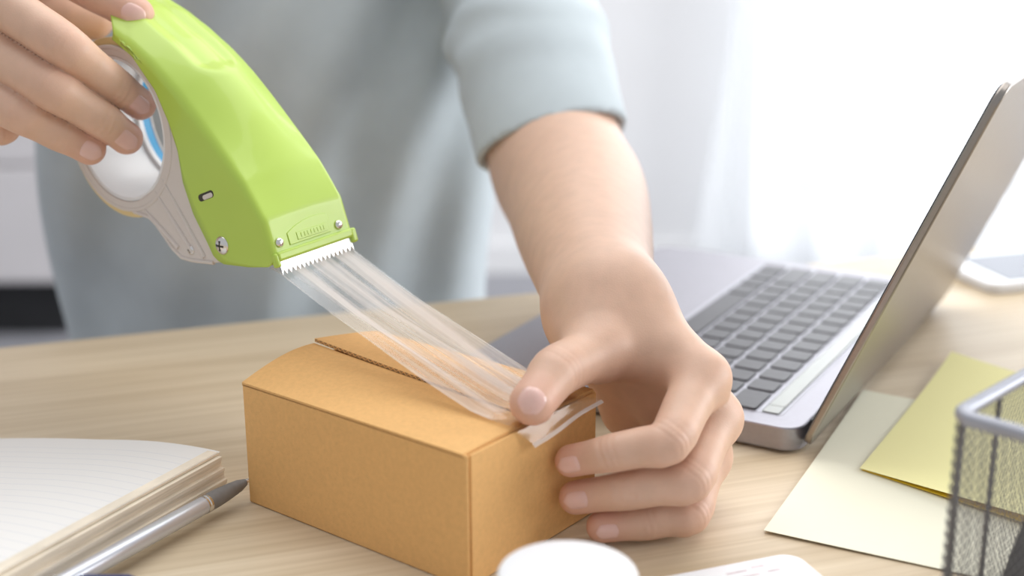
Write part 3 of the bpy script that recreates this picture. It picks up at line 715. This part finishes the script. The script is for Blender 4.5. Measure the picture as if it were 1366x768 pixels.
# ------------------------------------------------------------------ wire mesh organiser
ORC = np.array([.1683, .4852]); OA = np.array([.7036, .7106]); OB = np.array([.617, -.787]) ; OB = np.array([OA[1], -OA[0]])
OH, OLA, OLB = .0975, .085, .085
org = empty('mesh_organiser', (0, 0, 0), 0, 'grey wire mesh desk organiser at the lower right corner', 'organiser')
def og(a, b, z): p = ORC + OA * a + OB * b; return np.array([p[0], p[1], z])
rc = rrect(0, 0, OLA, OLB, .007, 8)
tube('rim', [og(x, y, OH) for x, y in rc], .0031, WIRE, org, 12, True)
tube('base_wire', [og(x, y, .003) for x, y in rc], .0022, WIRE, org, 10, True)
prism('floor_plate', [tuple(og(x, y, 0)[:2]) for x, y in rrect(.001, .001, OLA - .001, OLB - .001, .006, 6)], .0006, .0014, MESHW, org)
def mesh_panel(p0, p1):
    e = p1 - p0; Ln = np.linalg.norm(e[:2]); e = e / Ln; nv = np.array([-e[1], e[0], 0]); v = []; f = []
    H0, H1, pit, wd = .003, OH, .0031, .00016
    for sg in (-1, 1):
        x = -(H1 - H0) * .62
        while x < Ln + (H1 - H0) * .62:
            # line from (x,H0) rising with slope
            pts = []
            k = .62 * sg
            xa, za = x, H0; xb, zb = x + k * (H1 - H0), H1
            def clip(x0, z0, x1, z1):
                t0, t1 = 0., 1.
                dx = x1 - x0
                for lo, sgn in ((0, 1), (Ln, -1)):
                    a = (x0 - lo) * sgn; b2 = (x1 - lo) * sgn
                    if a < 0 and b2 < 0: return None
                    if a < 0: t0 = max(t0, a / (a - b2))
                    elif b2 < 0: t1 = min(t1, a / (a - b2))
                if t1 <= t0: return None
                return (x0 + dx*t0, z0 + (z1-z0)*t0, x0 + dx*t1, z0 + (z1-z0)*t1)
            c = clip(xa, za, xb, zb)
            if c:
                A = p0 + e * c[0] + ZZ * c[1]; B = p0 + e * c[2] + ZZ * c[3]; dr_ = (B - A) / np.linalg.norm(B - A); sd = np.cross(dr_, nv) * wd
                i = len(v); n_ = nv * (.00012)
                for q in (A - sd - n_, A + sd - n_, A + sd + n_, A - sd + n_, B - sd - n_, B + sd - n_, B + sd + n_, B - sd + n_): v.append(q)
                f += [(i, i+1, i+5, i+4), (i+1, i+2, i+6, i+5), (i+2, i+3, i+7, i+6), (i+3, i, i+4, i+7)]
            x += pit
    o = recalc(mesh('mesh_panel', v, f, MESHW, org)); o['kind'] = 'stuff'; return o
cs = [og(0, 0, 0), og(OLA, 0, 0), og(OLA, OLB, 0), og(0, OLB, 0)]
for i in range(4): mesh_panel(cs[i], cs[(i + 1) % 4])
for x, y in ((.002, .002), (OLA - .002, .002), (OLA - .002, OLB - .002), (.002, OLB - .002)): tube('corner_post', [og(x, y, .002), og(x, y, OH)], .0015, MESHW, org, 8)
tube('seam_post', [og(.034, .0012, .002), og(.034, .0012, OH)], .0011, MESHW, org, 8)
# dark slab leaning in it
lean = empty('dark_case', (0, 0, 0), 0, 'charcoal flat case leaning inside the wire mesh organiser', 'case')
lf = lambda x, y, z: np.array(og(.012 + .62 * z + .0 * x, .012 + x, .004 + .79 * z)) + np.array([*(OA * y * .79), -.62 * y])
blk('case_body', lf, 0, .056, 0, .010, 0, .082, CHAR, lean, .002)
blk('case_band', lf, -.0004, .0564, -.0004, .0104, .060, .064, GRIPM, lean, .0005)

# ------------------------------------------------------------------ jar, card, phone
jc = np.array([.0200, .4530])
jar = empty('round_jar', (jc[0], jc[1], 0), 0, 'small white jar with a smooth round lid nearest the camera', 'jar')
jr, jh = .0262, .050
lathe('jar_body', [(0, .0002), (jr - .003, .0002), (jr - .001, .002), (jr - .001, jh - .016), (0, jh - .016)], WHITEP, jar, 56)
lathe('lid', [(0, jh - .015), (jr, jh - .015), (jr, jh - .0025), (jr - .0009, jh - .0008), (jr - .003, jh), (0, jh + .0004)], WHITEP, jar, 64)
cdir = np.array([.939, .344]); cn = np.array([.344, -.939])
card = empty('white_card', (0, 0, 0), 0, 'white rounded card with faint reddish print between jar and pale note', 'card')
cc = pz(1034, 745, .003)[:2]
def cpt(x, y): p = cc + cdir * x + cn * y; return (p[0], p[1])
prism('card_body', [cpt(x, y) for x, y in rrect(-.150, 0, .0085, .070, .009, 8)], .0003, .0042, WHITEP, card, .0008)
for x, y, l in ((-.030, .0075, .010), (-.017, .0060, .006), (-.028, .0120, .012), (-.012, .0115, .006)):
    prism('print_mark', [cpt(x, y), cpt(x + l, y), cpt(x + l, y + .0014), cpt(x, y + .0014)], .0041, .00428, PRINT, card)
ph = empty('smartphone', (0, 0, 0), 0, 'white smartphone with dark screen lying behind the laptop lid', 'phone')
pA = pz(1271, 366, .004)[:2]; pB = pz(1322, 390, .004)[:2]
pu = (pB - pA) / np.linalg.norm(pB - pA); pv = np.array([-pu[1], pu[0]])
def ppt(x, y): p = pB + pu * x + pv * y; return (p[0], p[1])
prism('phone_body', [ppt(x, y) for x, y in rrect(-.072, -.002, .003, .150, .010, 6)], .0004, .0078, WHITEP, ph, .0014, 3)
prism('phone_screen', [ppt(x, y) for x, y in rrect(-.066, .017, -.003, .130, .001, 2)], .0077, .0081, PHONEG, ph)

# ------------------------------------------------------------------ the person: implicit surfaces polygonised by sparse surface nets
def cap(p, a, b, ra, rb):
    ba = b - a; q = p - a; L2 = max(1e-12, ba @ ba); g = q @ ba; t = np.clip(g / L2, 0, 1)
    return np.sqrt(np.maximum(np.einsum('ij,ij->i', q, q) - t * (2 * g - t * L2), 0)) - (ra + (rb - ra) * t)
def rcone(p, a, b, r1, r2):
    "exact round cone: hull of two balls, so that consecutive ones join without ripples"
    ba = b - a; l2 = ba @ ba; rr = r1 - r2; a2 = max(1e-12, l2 - rr * rr); pa = p - a; y = pa @ ba; z = y - l2
    x2 = np.maximum(l2 * (l2 * np.einsum('ij,ij->i', pa, pa) - y * y), 0); y2 = y * y * l2; z2 = z * z * l2
    k = (1 if rr >= 0 else -1) * rr * rr * x2
    d = (np.sqrt(x2 * (a2 / l2)) + y * rr) / l2 - r1
    m = np.sign(z) * a2 * z2 > k; d[m] = np.sqrt(x2[m] + z2[m]) / l2 - r2
    m2 = ~m & (np.sign(y) * a2 * y2 < k); d[m2] = np.sqrt(x2[m2] + y2[m2]) / l2 - r1
    return d
def limb(p, pts, rad):
    d = None
    for i in range(len(pts) - 1):
        e = rcone(p, pts[i], pts[i+1], rad[i], rad[i+1]); d = e if d is None else np.minimum(d, e)
    return d
def smin(a, b, k):
    h = np.clip(.5 + .5 * (b - a) / k, 0, 1); return b + (a - b) * h - k * h * (1 - h)
def chain(p, pts, rad, k):
    d = None
    for i in range(len(pts) - 1):
        e = cap(p, pts[i], pts[i+1], rad[i], rad[i+1]); d = e if d is None else smin(d, e, k)
    return d
def surface_nets(fn, lo, hi, h, sl=1.):
    lo = np.array(lo, float); n = np.ceil((np.array(hi) - lo) / h).astype(int) + 1
    def levels(cells, size, step):
        c = lo + (cells + size / 2) * h; d = eval_(c); keep = np.abs(d) < size * h * .95 * sl; return cells[keep]
    def eval_(p):
        out = np.empty(len(p))
        for i in range(0, len(p), 400000): out[i:i+400000] = fn(p[i:i+400000])
        return out
    g = np.stack(np.meshgrid(*[np.arange(0, k, 16) for k in n], indexing='ij'), -1).reshape(-1, 3)
    g = levels(g, 16, 0)
    for size in (4, 1):
        m = 4; o = np.stack(np.meshgrid(*[np.arange(m) * size] * 3, indexing='ij'), -1).reshape(-1, 3)
        g = (g[:, None] + o[None]).reshape(-1, 3)
        if size > 1: g = levels(g, size, 0)
    NN = n + 40; key = lambda q: (q[:, 0].astype(np.int64) * NN[1] + q[:, 1]) * NN[2] + q[:, 2]
    co = np.array([(i, j, k) for i in (0, 1) for j in (0, 1) for k in (0, 1)])
    # cull cells by centre value first
    dc = eval_(lo + (g + .5) * h); g = g[np.abs(dc) < 1.15 * h * sl]
    ck = np.stack([key(g + c) for c in co], 1); uq, inv = np.unique(ck.ravel(), return_inverse=True); inv = inv.reshape(ck.shape)
    k2 = uq % NN[2]; r = uq // NN[2]; pts = np.stack([r // NN[1], r % NN[1], k2], 1)
    val = eval_(lo + pts * h)[inv]
    sg = val < 0; act = sg.any(1) & ~sg.all(1); g = g[act]; val = val[act]; sg = sg[act]
    acc = np.zeros((len(g), 3)); cnt = np.zeros(len(g))
    for a in range(8):
        for ax in range(3):
            bit = (4, 2, 1)[ax]
            if a & bit: continue
            b = a | bit; mk = sg[:, a] != sg[:, b]; t = val[:, a] / np.where(mk, val[:, a] - val[:, b], 1)
            p = co[a][None] + np.zeros((len(g), 3)); p[:, ax] += t; acc[mk] += p[mk]; cnt[mk] += 1
    V = lo + (g + acc / cnt[:, None]) * h
    gk = key(g); order = np.argsort(gk); sk = gk[order]
    def look(q):
        k = key(q); i = np.searchsorted(sk, k); i = np.minimum(i, len(sk) - 1); ok = sk[i] == k; return order[i], ok
    F = []
    for ax in range(3):
        bit = (4, 2, 1)[ax]; mk = np.nonzero(sg[:, 0] != sg[:, bit])[0]
        e1 = np.zeros(3, int); e2 = np.zeros(3, int); e1[(ax + 1) % 3] = 1; e2[(ax + 2) % 3] = 1
        b1, o1 = look(g[mk] - e1); b2, o2 = look(g[mk] - e1 - e2); b3, o3 = look(g[mk] - e2); ok = o1 & o2 & o3
        q = np.stack([mk, b1, b2, b3], 1)[ok]; fl = ~sg[mk, 0][ok]; q[fl] = q[fl][:, ::-1]; F.append(q)
    return V, np.concatenate(F)
def fast_mesh(name, V, F, m, parent=None):
    me = bpy.data.meshes.new(name); me.vertices.add(len(V)); me.vertices.foreach_set('co', V.astype(np.float32).ravel())
    me.loops.add(F.size); me.loops.foreach_set('vertex_index', F.astype(np.int32).ravel())
    me.polygons.add(len(F)); me.polygons.foreach_set('loop_start', (np.arange(len(F)) * 4).astype(np.int32)); me.polygons.foreach_set('loop_total', np.full(len(F), 4, np.int32))
    me.polygons.foreach_set('use_smooth', np.ones(len(F), bool)); me.update(calc_edges=True); me.validate()
    me.materials.append(m); o = bpy.data.objects.new(name, me); return link(o, parent)

def spline(pts, rad, m=5):
    "Catmull-Rom through the joints so that the limb runs smoothly"
    Q = np.c_[np.array(pts), np.array(rad)]; Q = np.vstack([2 * Q[0] - Q[1], Q, 2 * Q[-1] - Q[-2]]); o = []
    for i in range(1, len(Q) - 2):
        for t in np.linspace(0, 1, m, endpoint=False):
            a, b, c, d = Q[i-1:i+3]; o.append(.5 * (2 * b + (c - a) * t + (2*a - 5*b + 4*c - d) * t * t + (3*b - a - 3*c + d) * t ** 3))
    o.append(Q[-2]); o = np.array(o); return list(o[:, :3]), list(o[:, 3])
def pxs(*a): return [px(*q) for q in a]
def onz(u, v, z): return pz(u, v, z)
def finger(pts, rad):
    "insert slimmer mid-phalanx points so that the joints read as slight bulges"
    P_, R2 = [pts[0]], [rad[0]]
    for i in range(len(pts) - 1):
        P_.append(.5 * (pts[i] + pts[i+1])); R2.append(.5 * (rad[i] + rad[i+1]) * .955); P_.append(pts[i+1]); R2.append(rad[i+1])
    return P_, R2
def dense(F_): return {k: spline(*v_, 3) for k, v_ in F_.items()}

# ---- left hand (holds the box)
LHf = {
 'index':  finger(pxs((934, 508, .640), (890, 591, .606), (815, 605, .610), (760, 615, .621)), [.0125, .0102, .0086, .0074]),
 'middle': finger(pxs((950, 560, .651), (918, 642, .617), (835, 655, .617), (766, 664, .627)), [.0125, .0104, .0090, .0078]),
 'ring':   finger([px(938, 612, .662), onz(917, 686, .0125), onz(858, 697, .0105), onz(801, 703, .0088)], [.0120, .0100, .0086, .0074]),
 'pinky':  finger([px(905, 628, .690), onz(888, 655, .012), onz(858, 660, .0095), onz(838, 655, .0085)], [.0110, .0086, .0076, .0066]),
 'thumb':  finger(pxs((796, 468, .644), (741, 496, .618), (709, 537, .6015)), [.0132, .0118, .0101]),
}
LW = px(806, 408, .676)
L_meta = [([px(826, 412, .674), px(934, 506, .641)], [.0170, .0130]), ([px(812, 418, .682), px(950, 560, .652)], [.0180, .0130]),
          ([px(806, 428, .690), px(936, 610, .664)], [.0175, .0125]), ([px(806, 432, .694), px(905, 626, .690)], [.0165, .0115]),
          ([px(800, 420, .672), px(793, 468, .646)], [.0180, .0140]), ([px(800, 462, .652), px(890, 478, .652)], [.0125, .0105]), ([px(814, 452, .694), px(842, 545, .702)], [.0175, .0165])]
L_arm = ([px(808, 410, .678), px(795, 372, .712), px(780, 310, .79), px(768, 262, .86), px(746, 218, .915), px(721, 120, .955), px(686, -60, 1.02), px(680, -190, 1.06)],
         [.0300, .0305, .0390, .0445, .0462, .0440, .0455, .0510])
# ---- right hand (holds the dispenser)
RHf = {
 'index':  finger(pxs((-20, -18, .700), (85, 54, .680), (158, 112, .704), (189, 135, .7195)), [.0132, .0112, .0095, .0083]),
 'middle': finger(pxs((-38, 44, .704), (68, 111, .683), (140, 157, .700), (170, 180, .7135)), [.0132, .0112, .0096, .0086]),
 'ring':   finger(pxs((-60, 100, .708), (30, 146, .688), (80, 173, .697), (121, 194, .7065)), [.0126, .0105, .0092, .0083]),
 'pinky':  finger(pxs((-75, 138, .722), (2, 166, .708), (14, 150, .732), (44, 145, .742)), [.0110, .0088, .0078, .0070]),
 'thumb':  finger(pxs((50, -62, .735), (128, -18, .718), (184, 16, .716)), [.0128, .0110, .0096]),
}
RWr = px(-175, 40, .775)
R_meta = [([RWr, px(-20, -18, .702)], [.0200, .0130]), ([RWr, px(-35, 55, .706)], [.0200, .0130]), ([px(-175, 60, .775), px(-60, 100, .710)], [.0190, .0125]),
          ([px(-175, 75, .775), px(-75, 138, .724)], [.0180, .0115]), ([px(-150, 10, .775), px(50, -62, .738)], [.0190, .0135]), ([px(-20, -10, .730), px(126, 20, .764)], [.0170, .0120])]
R_sh = np.array([-.385, 1.00, .31]); R_el = np.array([-.565, .80, .12])
R_arm = ([RWr, RWr * .75 + R_el * .25, RWr * .4 + R_el * .6, R_el, .5 * R_el + .5 * R_sh, R_sh], [.0285, .0330, .0430, .0460, .0500, .0560])

def hand_sdf(p, F_, meta, arm, wr):
    hp = np.concatenate([np.array(v_[0]) for v_ in F_.values()] + [np.array(m_[0]) for m_ in meta])
    c0 = .5 * (hp.min(0) + hp.max(0)); R0_ = np.linalg.norm(hp - c0, axis=1).max() + .05
    mk = ((p - c0) ** 2).sum(1) < R0_ * R0_
    out = np.empty(len(p))
    if (~mk).any(): out[~mk] = limb(p[~mk], *arm)
    if mk.any():
        q = p[mk]; pal = None
        for pts, rad in meta:
            e = limb(q, pts, rad); pal = e if pal is None else smin(pal, e, .010)
        na = int(np.argmax(np.linalg.norm(np.array(arm[0]) - c0, axis=1) > R0_ + .06)) or len(arm[0])
        pal = smin(pal, limb(q, arm[0][:na + 1], arm[1][:na + 1]), .022); res = None
        for k, (pts, rad) in F_.items():
            e = smin(pal, limb(q, pts, rad), .0075); res = e if res is None else np.minimum(res, e)
        out[mk] = res
    for c, ax, dn, am in wr:
        q = p - c; near = (q * q).sum(1) < .0004
        if near.any():
            qq = q[near]; x = qq @ ax; rr = np.exp(-((qq * qq).sum(1) - x * x) / (.011 ** 2)) * np.clip((qq @ dn) / .006, 0, 1)
            g = 0
            for o_, a_ in ((-.0030, .7), (0., 1.), (.0028, .8)): g = g + a_ * np.exp(-((x - o_ - .0006 * np.sin(350 * (qq @ np.cross(ax, dn)))) / .0008) ** 2)
            out[near] += am * g * rr
    return out
def wrinkles(F_):
    r = []
    for k, (pts, rad) in F_.items():
        for i in ((2, 4) if len(pts) > 5 else (2,)):
            c = pts[i]; ax = pts[i + 1] - pts[i - 1]; ax = ax / np.linalg.norm(ax); v = CAM - c; v = v - ax * (v @ ax); v /= np.linalg.norm(v)
            r.append((c, ax, v, .00085))
    return r
Lwr = wrinkles(LHf); Rwr = wrinkles(RHf)
L_armj = L_arm; L_arm = spline(*L_arm, 8); R_arm = spline(*R_arm, 6)
LHd, RHd = dense(LHf), dense(RHf)
fL = lambda p: hand_sdf(p, LHd, L_meta, L_arm, Lwr); fR = lambda p: hand_sdf(p, RHd, R_meta, R_arm, Rwr)
def bounds(F_, meta, arm):
    a = []; 
    for pts, rad in list(F_.values()) + meta + [arm]:
        for p, r in zip(pts, rad): a += [p - r - .004, p + r + .004]
    a = np.array(a); return a.min(0), a.max(0)
VL, FL_ = surface_nets(fL, *bounds(LHf, L_meta, L_arm), .0010)
VR, FR_ = surface_nets(fR, *bounds(RHf, R_meta, R_arm), .0010)
# torso, neck and head under the shirt, coarser
TC = np.array([-.195, 1.115, 0]); TA = np.array([math.cos(.25), math.sin(.25), 0]); TB = np.array([-math.sin(.25), math.cos(.25), 0])
def tp(a, b, z): return TC + a * TA + b * TB + z * ZZ
L_sh = L_arm[0][-1]
def f_torso(p):
    d = chain(p, [tp(-.07, 0, -.12), tp(-.08, .01, .12), tp(-.085, .02, .28)], [.085, .085, .085], .03)
    d = smin(d, chain(p, [tp(.07, 0, -.12), tp(.08, .01, .12), tp(.085, .02, .28)], [.085, .085, .085], .03), .05)
    d = smin(d, chain(p, [L_sh, tp(0, .03, .34), R_sh], [.055, .060, .055], .03), .05)
    d = smin(d, cap(p, tp(0, .02, .36), tp(0, -.01, .47), .055, .052), .03)
    hd = chain(p, [tp(0, -.015, .60), tp(0, -.045, .535)], [.085, .060], .02); hd = smin(hd, cap(p, tp(0, -.115, .575), tp(0, -.105, .60), .012, .007), .012)
    for sg in (-1, 1): hd = smin(hd, cap(p, tp(sg * .082, -.005, .565), tp(sg * .086, .005, .595), .009, .011), .008)
    return smin(d, hd, .02)
VT, FT = surface_nets(f_torso, (-.55, .80, -.22), (.2, 1.4, .75), .006)
V = np.concatenate([VL, VR, VT]); Fq = np.concatenate([FL_, FR_ + len(VL), FT + len(VL) + len(VR)])
person = fast_mesh('person', V, Fq, SKIN)
tag(person, 'person in a blue grey t-shirt pressing tape onto the box with both hands', 'person')
# redder fingertips and knuckles
bl = np.zeros(len(V))
for F_ in (LHf, RHf):
    for k, (pts, rad) in F_.items():
        n_ = len(pts) - 1
        for i, am, sg in ((n_, .75, .011), (2, .28, .010), (4, .18, .008), (0, .18, .012)):
            if i <= n_: bl = np.maximum(bl, am * np.exp(-((V - pts[i]) ** 2).sum(1) / (sg * sg)))
at = person.data.attributes.new('blush', 'FLOAT', 'POINT'); at.data.foreach_set('value', bl.astype(np.float32))
# fingernails laid on the surface
def nail(fn, u, v, axis_pts, ln, wd, d0):
    o = CAM; dr_ = px(u, v, 1) - CAM; dr_ /= np.linalg.norm(dr_); t = d0 - .06
    for _ in range(60): t += float(fn((o + dr_ * t)[None])[0]) * .8
    c = o + dr_ * t
    def grad(p):
        e = 4e-4; g = np.stack([fn(p + e * np.eye(3)[i]) - fn(p - e * np.eye(3)[i]) for i in range(3)], 1); return g / np.linalg.norm(g, axis=1)[:, None]
    nn = grad(c[None])[0]; ax = axis_pts[1] - axis_pts[0]; ax = ax - nn * (ax @ nn); ax /= np.linalg.norm(ax); sd = np.cross(ax, nn)
    n, m_ = 15, 13; P_ = np.zeros((n, m_, 3))
    for i in range(n):
        y = -1 + 2 * i / (n - 1); hw = (1 - abs(y) ** 3.2 * .96) ** (1 / 2.6) if y > 0 else (1 - abs(y) ** 4 * .97) ** (1 / 3.)
        for j in range(m_):
            x = -1 + 2 * j / (m_ - 1); P_[i, j] = c + ax * (y * ln / 2 + .05 * ln * (1 - x * x) * (1 if y > 0 else -.3)) + sd * (x * hw * wd / 2)
    q = P_.reshape(-1, 3)
    for _ in range(5): d = fn(q); q = q - grad(q) * (d - .00005)[:, None]
    lift = np.array([[.00042 * (1 - abs(-1 + 2 * j / (m_ - 1)) ** 4) * (1 - (max(0, -(-1 + 2 * i / (n - 1)))) ** 4) for j in range(m_)] for i in range(n)]).reshape(-1)
    q = q + grad(q) * lift[:, None]
    o_ = grid('fingernail', q.reshape(n, m_, 3), NAIL, person); return o_
ax = lambda F_, k: (F_[k][0][-3], F_[k][0][-1])
nail(fL, 757, 621, ax(LHf, 'index'), .0105, .0085, .66)
nail(fL, 766, 668, ax(LHf, 'middle'), .0110, .0090, .67)
nail(fL, 808, 711, ax(LHf, 'ring'), .0098, .0080, .67)
nail(fL, 708, 534, ax(LHf, 'thumb'), .0140, .0140, .65)
nail(fR, 189, 137, ax(RHf, 'index'), .0115, .0100, .76)
nail(fR, 171, 184, ax(RHf, 'middle'), .0118, .0105, .76)
nail(fR, 124, 198, ax(RHf, 'ring'), .0110, .0105, .76)
nail(fR, 181, 16, ax(RHf, 'thumb'), .0140, .0125, .76)
# ---- t-shirt
hemL = px(738, 200, .938); hemLd = L_armj[0][5] - L_armj[0][4]; hemLd /= np.linalg.norm(hemLd)
hemR = .45 * R_el + .55 * R_sh; hemRd = R_sh - R_el; hemRd /= np.linalg.norm(hemRd)
SLv = [px(745, 220, .917), px(719, 112, .957), px(688, -60, 1.02), px(682, -190, 1.06)]
def f_shirt(p):
    q = p - TC; a = q @ TA; b = q @ TB; z = q[:, 2]
    ra = .178 + .010 * np.clip(z / .3, 0, 1); rb = .135 - .0 * z
    bb = b + .012
    lean = a
    d = (np.sqrt((a / ra) ** 2 + (bb / rb) ** 2) - 1) * .5 * (ra + rb) * .9
    d = np.maximum(d, z - .33)
    fold = .011 * np.sin(a * 42 - z * 17 + 1.2 * np.sin(z * 9 - a * 6)) + .007 * np.sin(a * 80 - z * 40 + 2 * np.sin(z * 10)) + .003 * np.sin(z * 30 + a * 18)
    d = d + fold * (.35 + .65 * np.clip(1 - np.abs(z - .08) / .4, 0, 1)) * (1 - .55 * np.clip((np.abs(a) - .11) / .06, 0, 1))
    sl = chain(p, SLv, [.0525, .0535, .0578, .0700], .006)
    sl = sl + .0028 * np.sin((p @ hemLd) * 120 + 3 * np.sin((p @ TA) * 30)) * np.clip(((p - hemL) @ hemLd - .055) / .03, 0, 1)
    sr = chain(p, [hemR - hemRd * .02, hemR, R_sh], [.060, .062, .072], .02)
    d = smin(d, chain(p, [L_sh, tp(0, .03, .335), R_sh], [.066, .075, .066], .03), .06)
    vd = hemL - CAM; vd = vd / np.linalg.norm(vd); tilt = hemLd - .02 * TA - .42 * vd; tilt = tilt / np.linalg.norm(tilt)
    sl = np.maximum(sl, -((p - hemL) @ tilt)); sr = np.maximum(sr, -((p - hemR) @ hemRd))
    sl = sl - .0045 * np.maximum(0, np.sin(z * 95 - a * 60 + 2 * np.sin(a * 40))) * np.clip((.16 - a) / .05, 0, 1) * np.clip(((p - hemL) @ hemLd - .035) / .03, 0, 1)
    d = smin(d, sr, .03); d = smin(d, sl, .007)
    # hollow sleeve ends and neck
    inn = chain(p, [SLv[0] + (SLv[0] - SLv[1]) * .5, px(738, 190, .928)], [.0464, .0464], .01); d = np.maximum(d, -inn)
    inn = chain(p, [hemR - hemRd * .06, hemR + hemRd * .02], [.057, .057], .01); d = np.maximum(d, -inn)
    d = np.maximum(d, -cap(p, tp(0, .0, .38), tp(0, -.02, .5), .068, .075))
    return np.maximum(d, -.24 - z)
VS, FS = surface_nets(f_shirt, (-.62, .80, -.26), (.16, 1.42, .46), .0033, 1.9)
shirt = fast_mesh('t_shirt', VS, FS, SHIRT, person); tag(shirt, 'blue grey cotton t-shirt with soft folds')
# rolled hem of the visible sleeve is part of the cloth; trousers below the desk
def f_tr(p):
    d = None
    for sg in (-1, 1):
        e = chain(p, [tp(sg * .09, .0, -.24), tp(sg * .13, -.40, -.25), tp(sg * .13, -.40, -.68)], [.095, .075, .055], .03); d = e if d is None else smin(d, e, .03)
    return d
VV, FV = surface_nets(f_tr, (-.6, .5, -.75), (.25, 1.4, -.1), .008)
fast_mesh('trousers', VV, FV, DENIM, person)
def f_hair(p):
    d = cap(p, tp(0, .005, .615), tp(0, .02, .58), .091, .085); d = np.maximum(d, -cap(p, tp(0, -.10, .53), tp(0, -.12, .60), .075, .055)); return np.maximum(d, .52 - (p - TC)[:, 2])
VV, FV = surface_nets(f_hair, (-.45, .85, .45), (.1, 1.4, .8), .005)
fast_mesh('hair', VV, FV, HAIR, person)

# ------------------------------------------------------------------ origins: every thing's own origin sits at its base
bpy.context.view_layer.update()
for o in [o for o in sc.objects if o.parent is None and o.type in ('EMPTY', 'MESH') and o.get('category')]:
    if o.type == 'EMPTY' and tuple(o.location) != (0, 0, 0): continue
    src = [o] if o.type == 'MESH' else [c for c in o.children]
    pts = [c.matrix_world @ Vector(b) for c in src if c.type == 'MESH' for b in c.bound_box]
    lo = [min(p[i] for p in pts) for i in range(3)]; hi = [max(p[i] for p in pts) for i in range(3)]
    base_ = Vector((.5 * (lo[0] + hi[0]), .5 * (lo[1] + hi[1]), lo[2]))
    if o.type == 'MESH': o.data.transform(Matrix.Translation(-base_))
    for c in o.children: c.location = c.location - base_
    o.location = o.location + base_
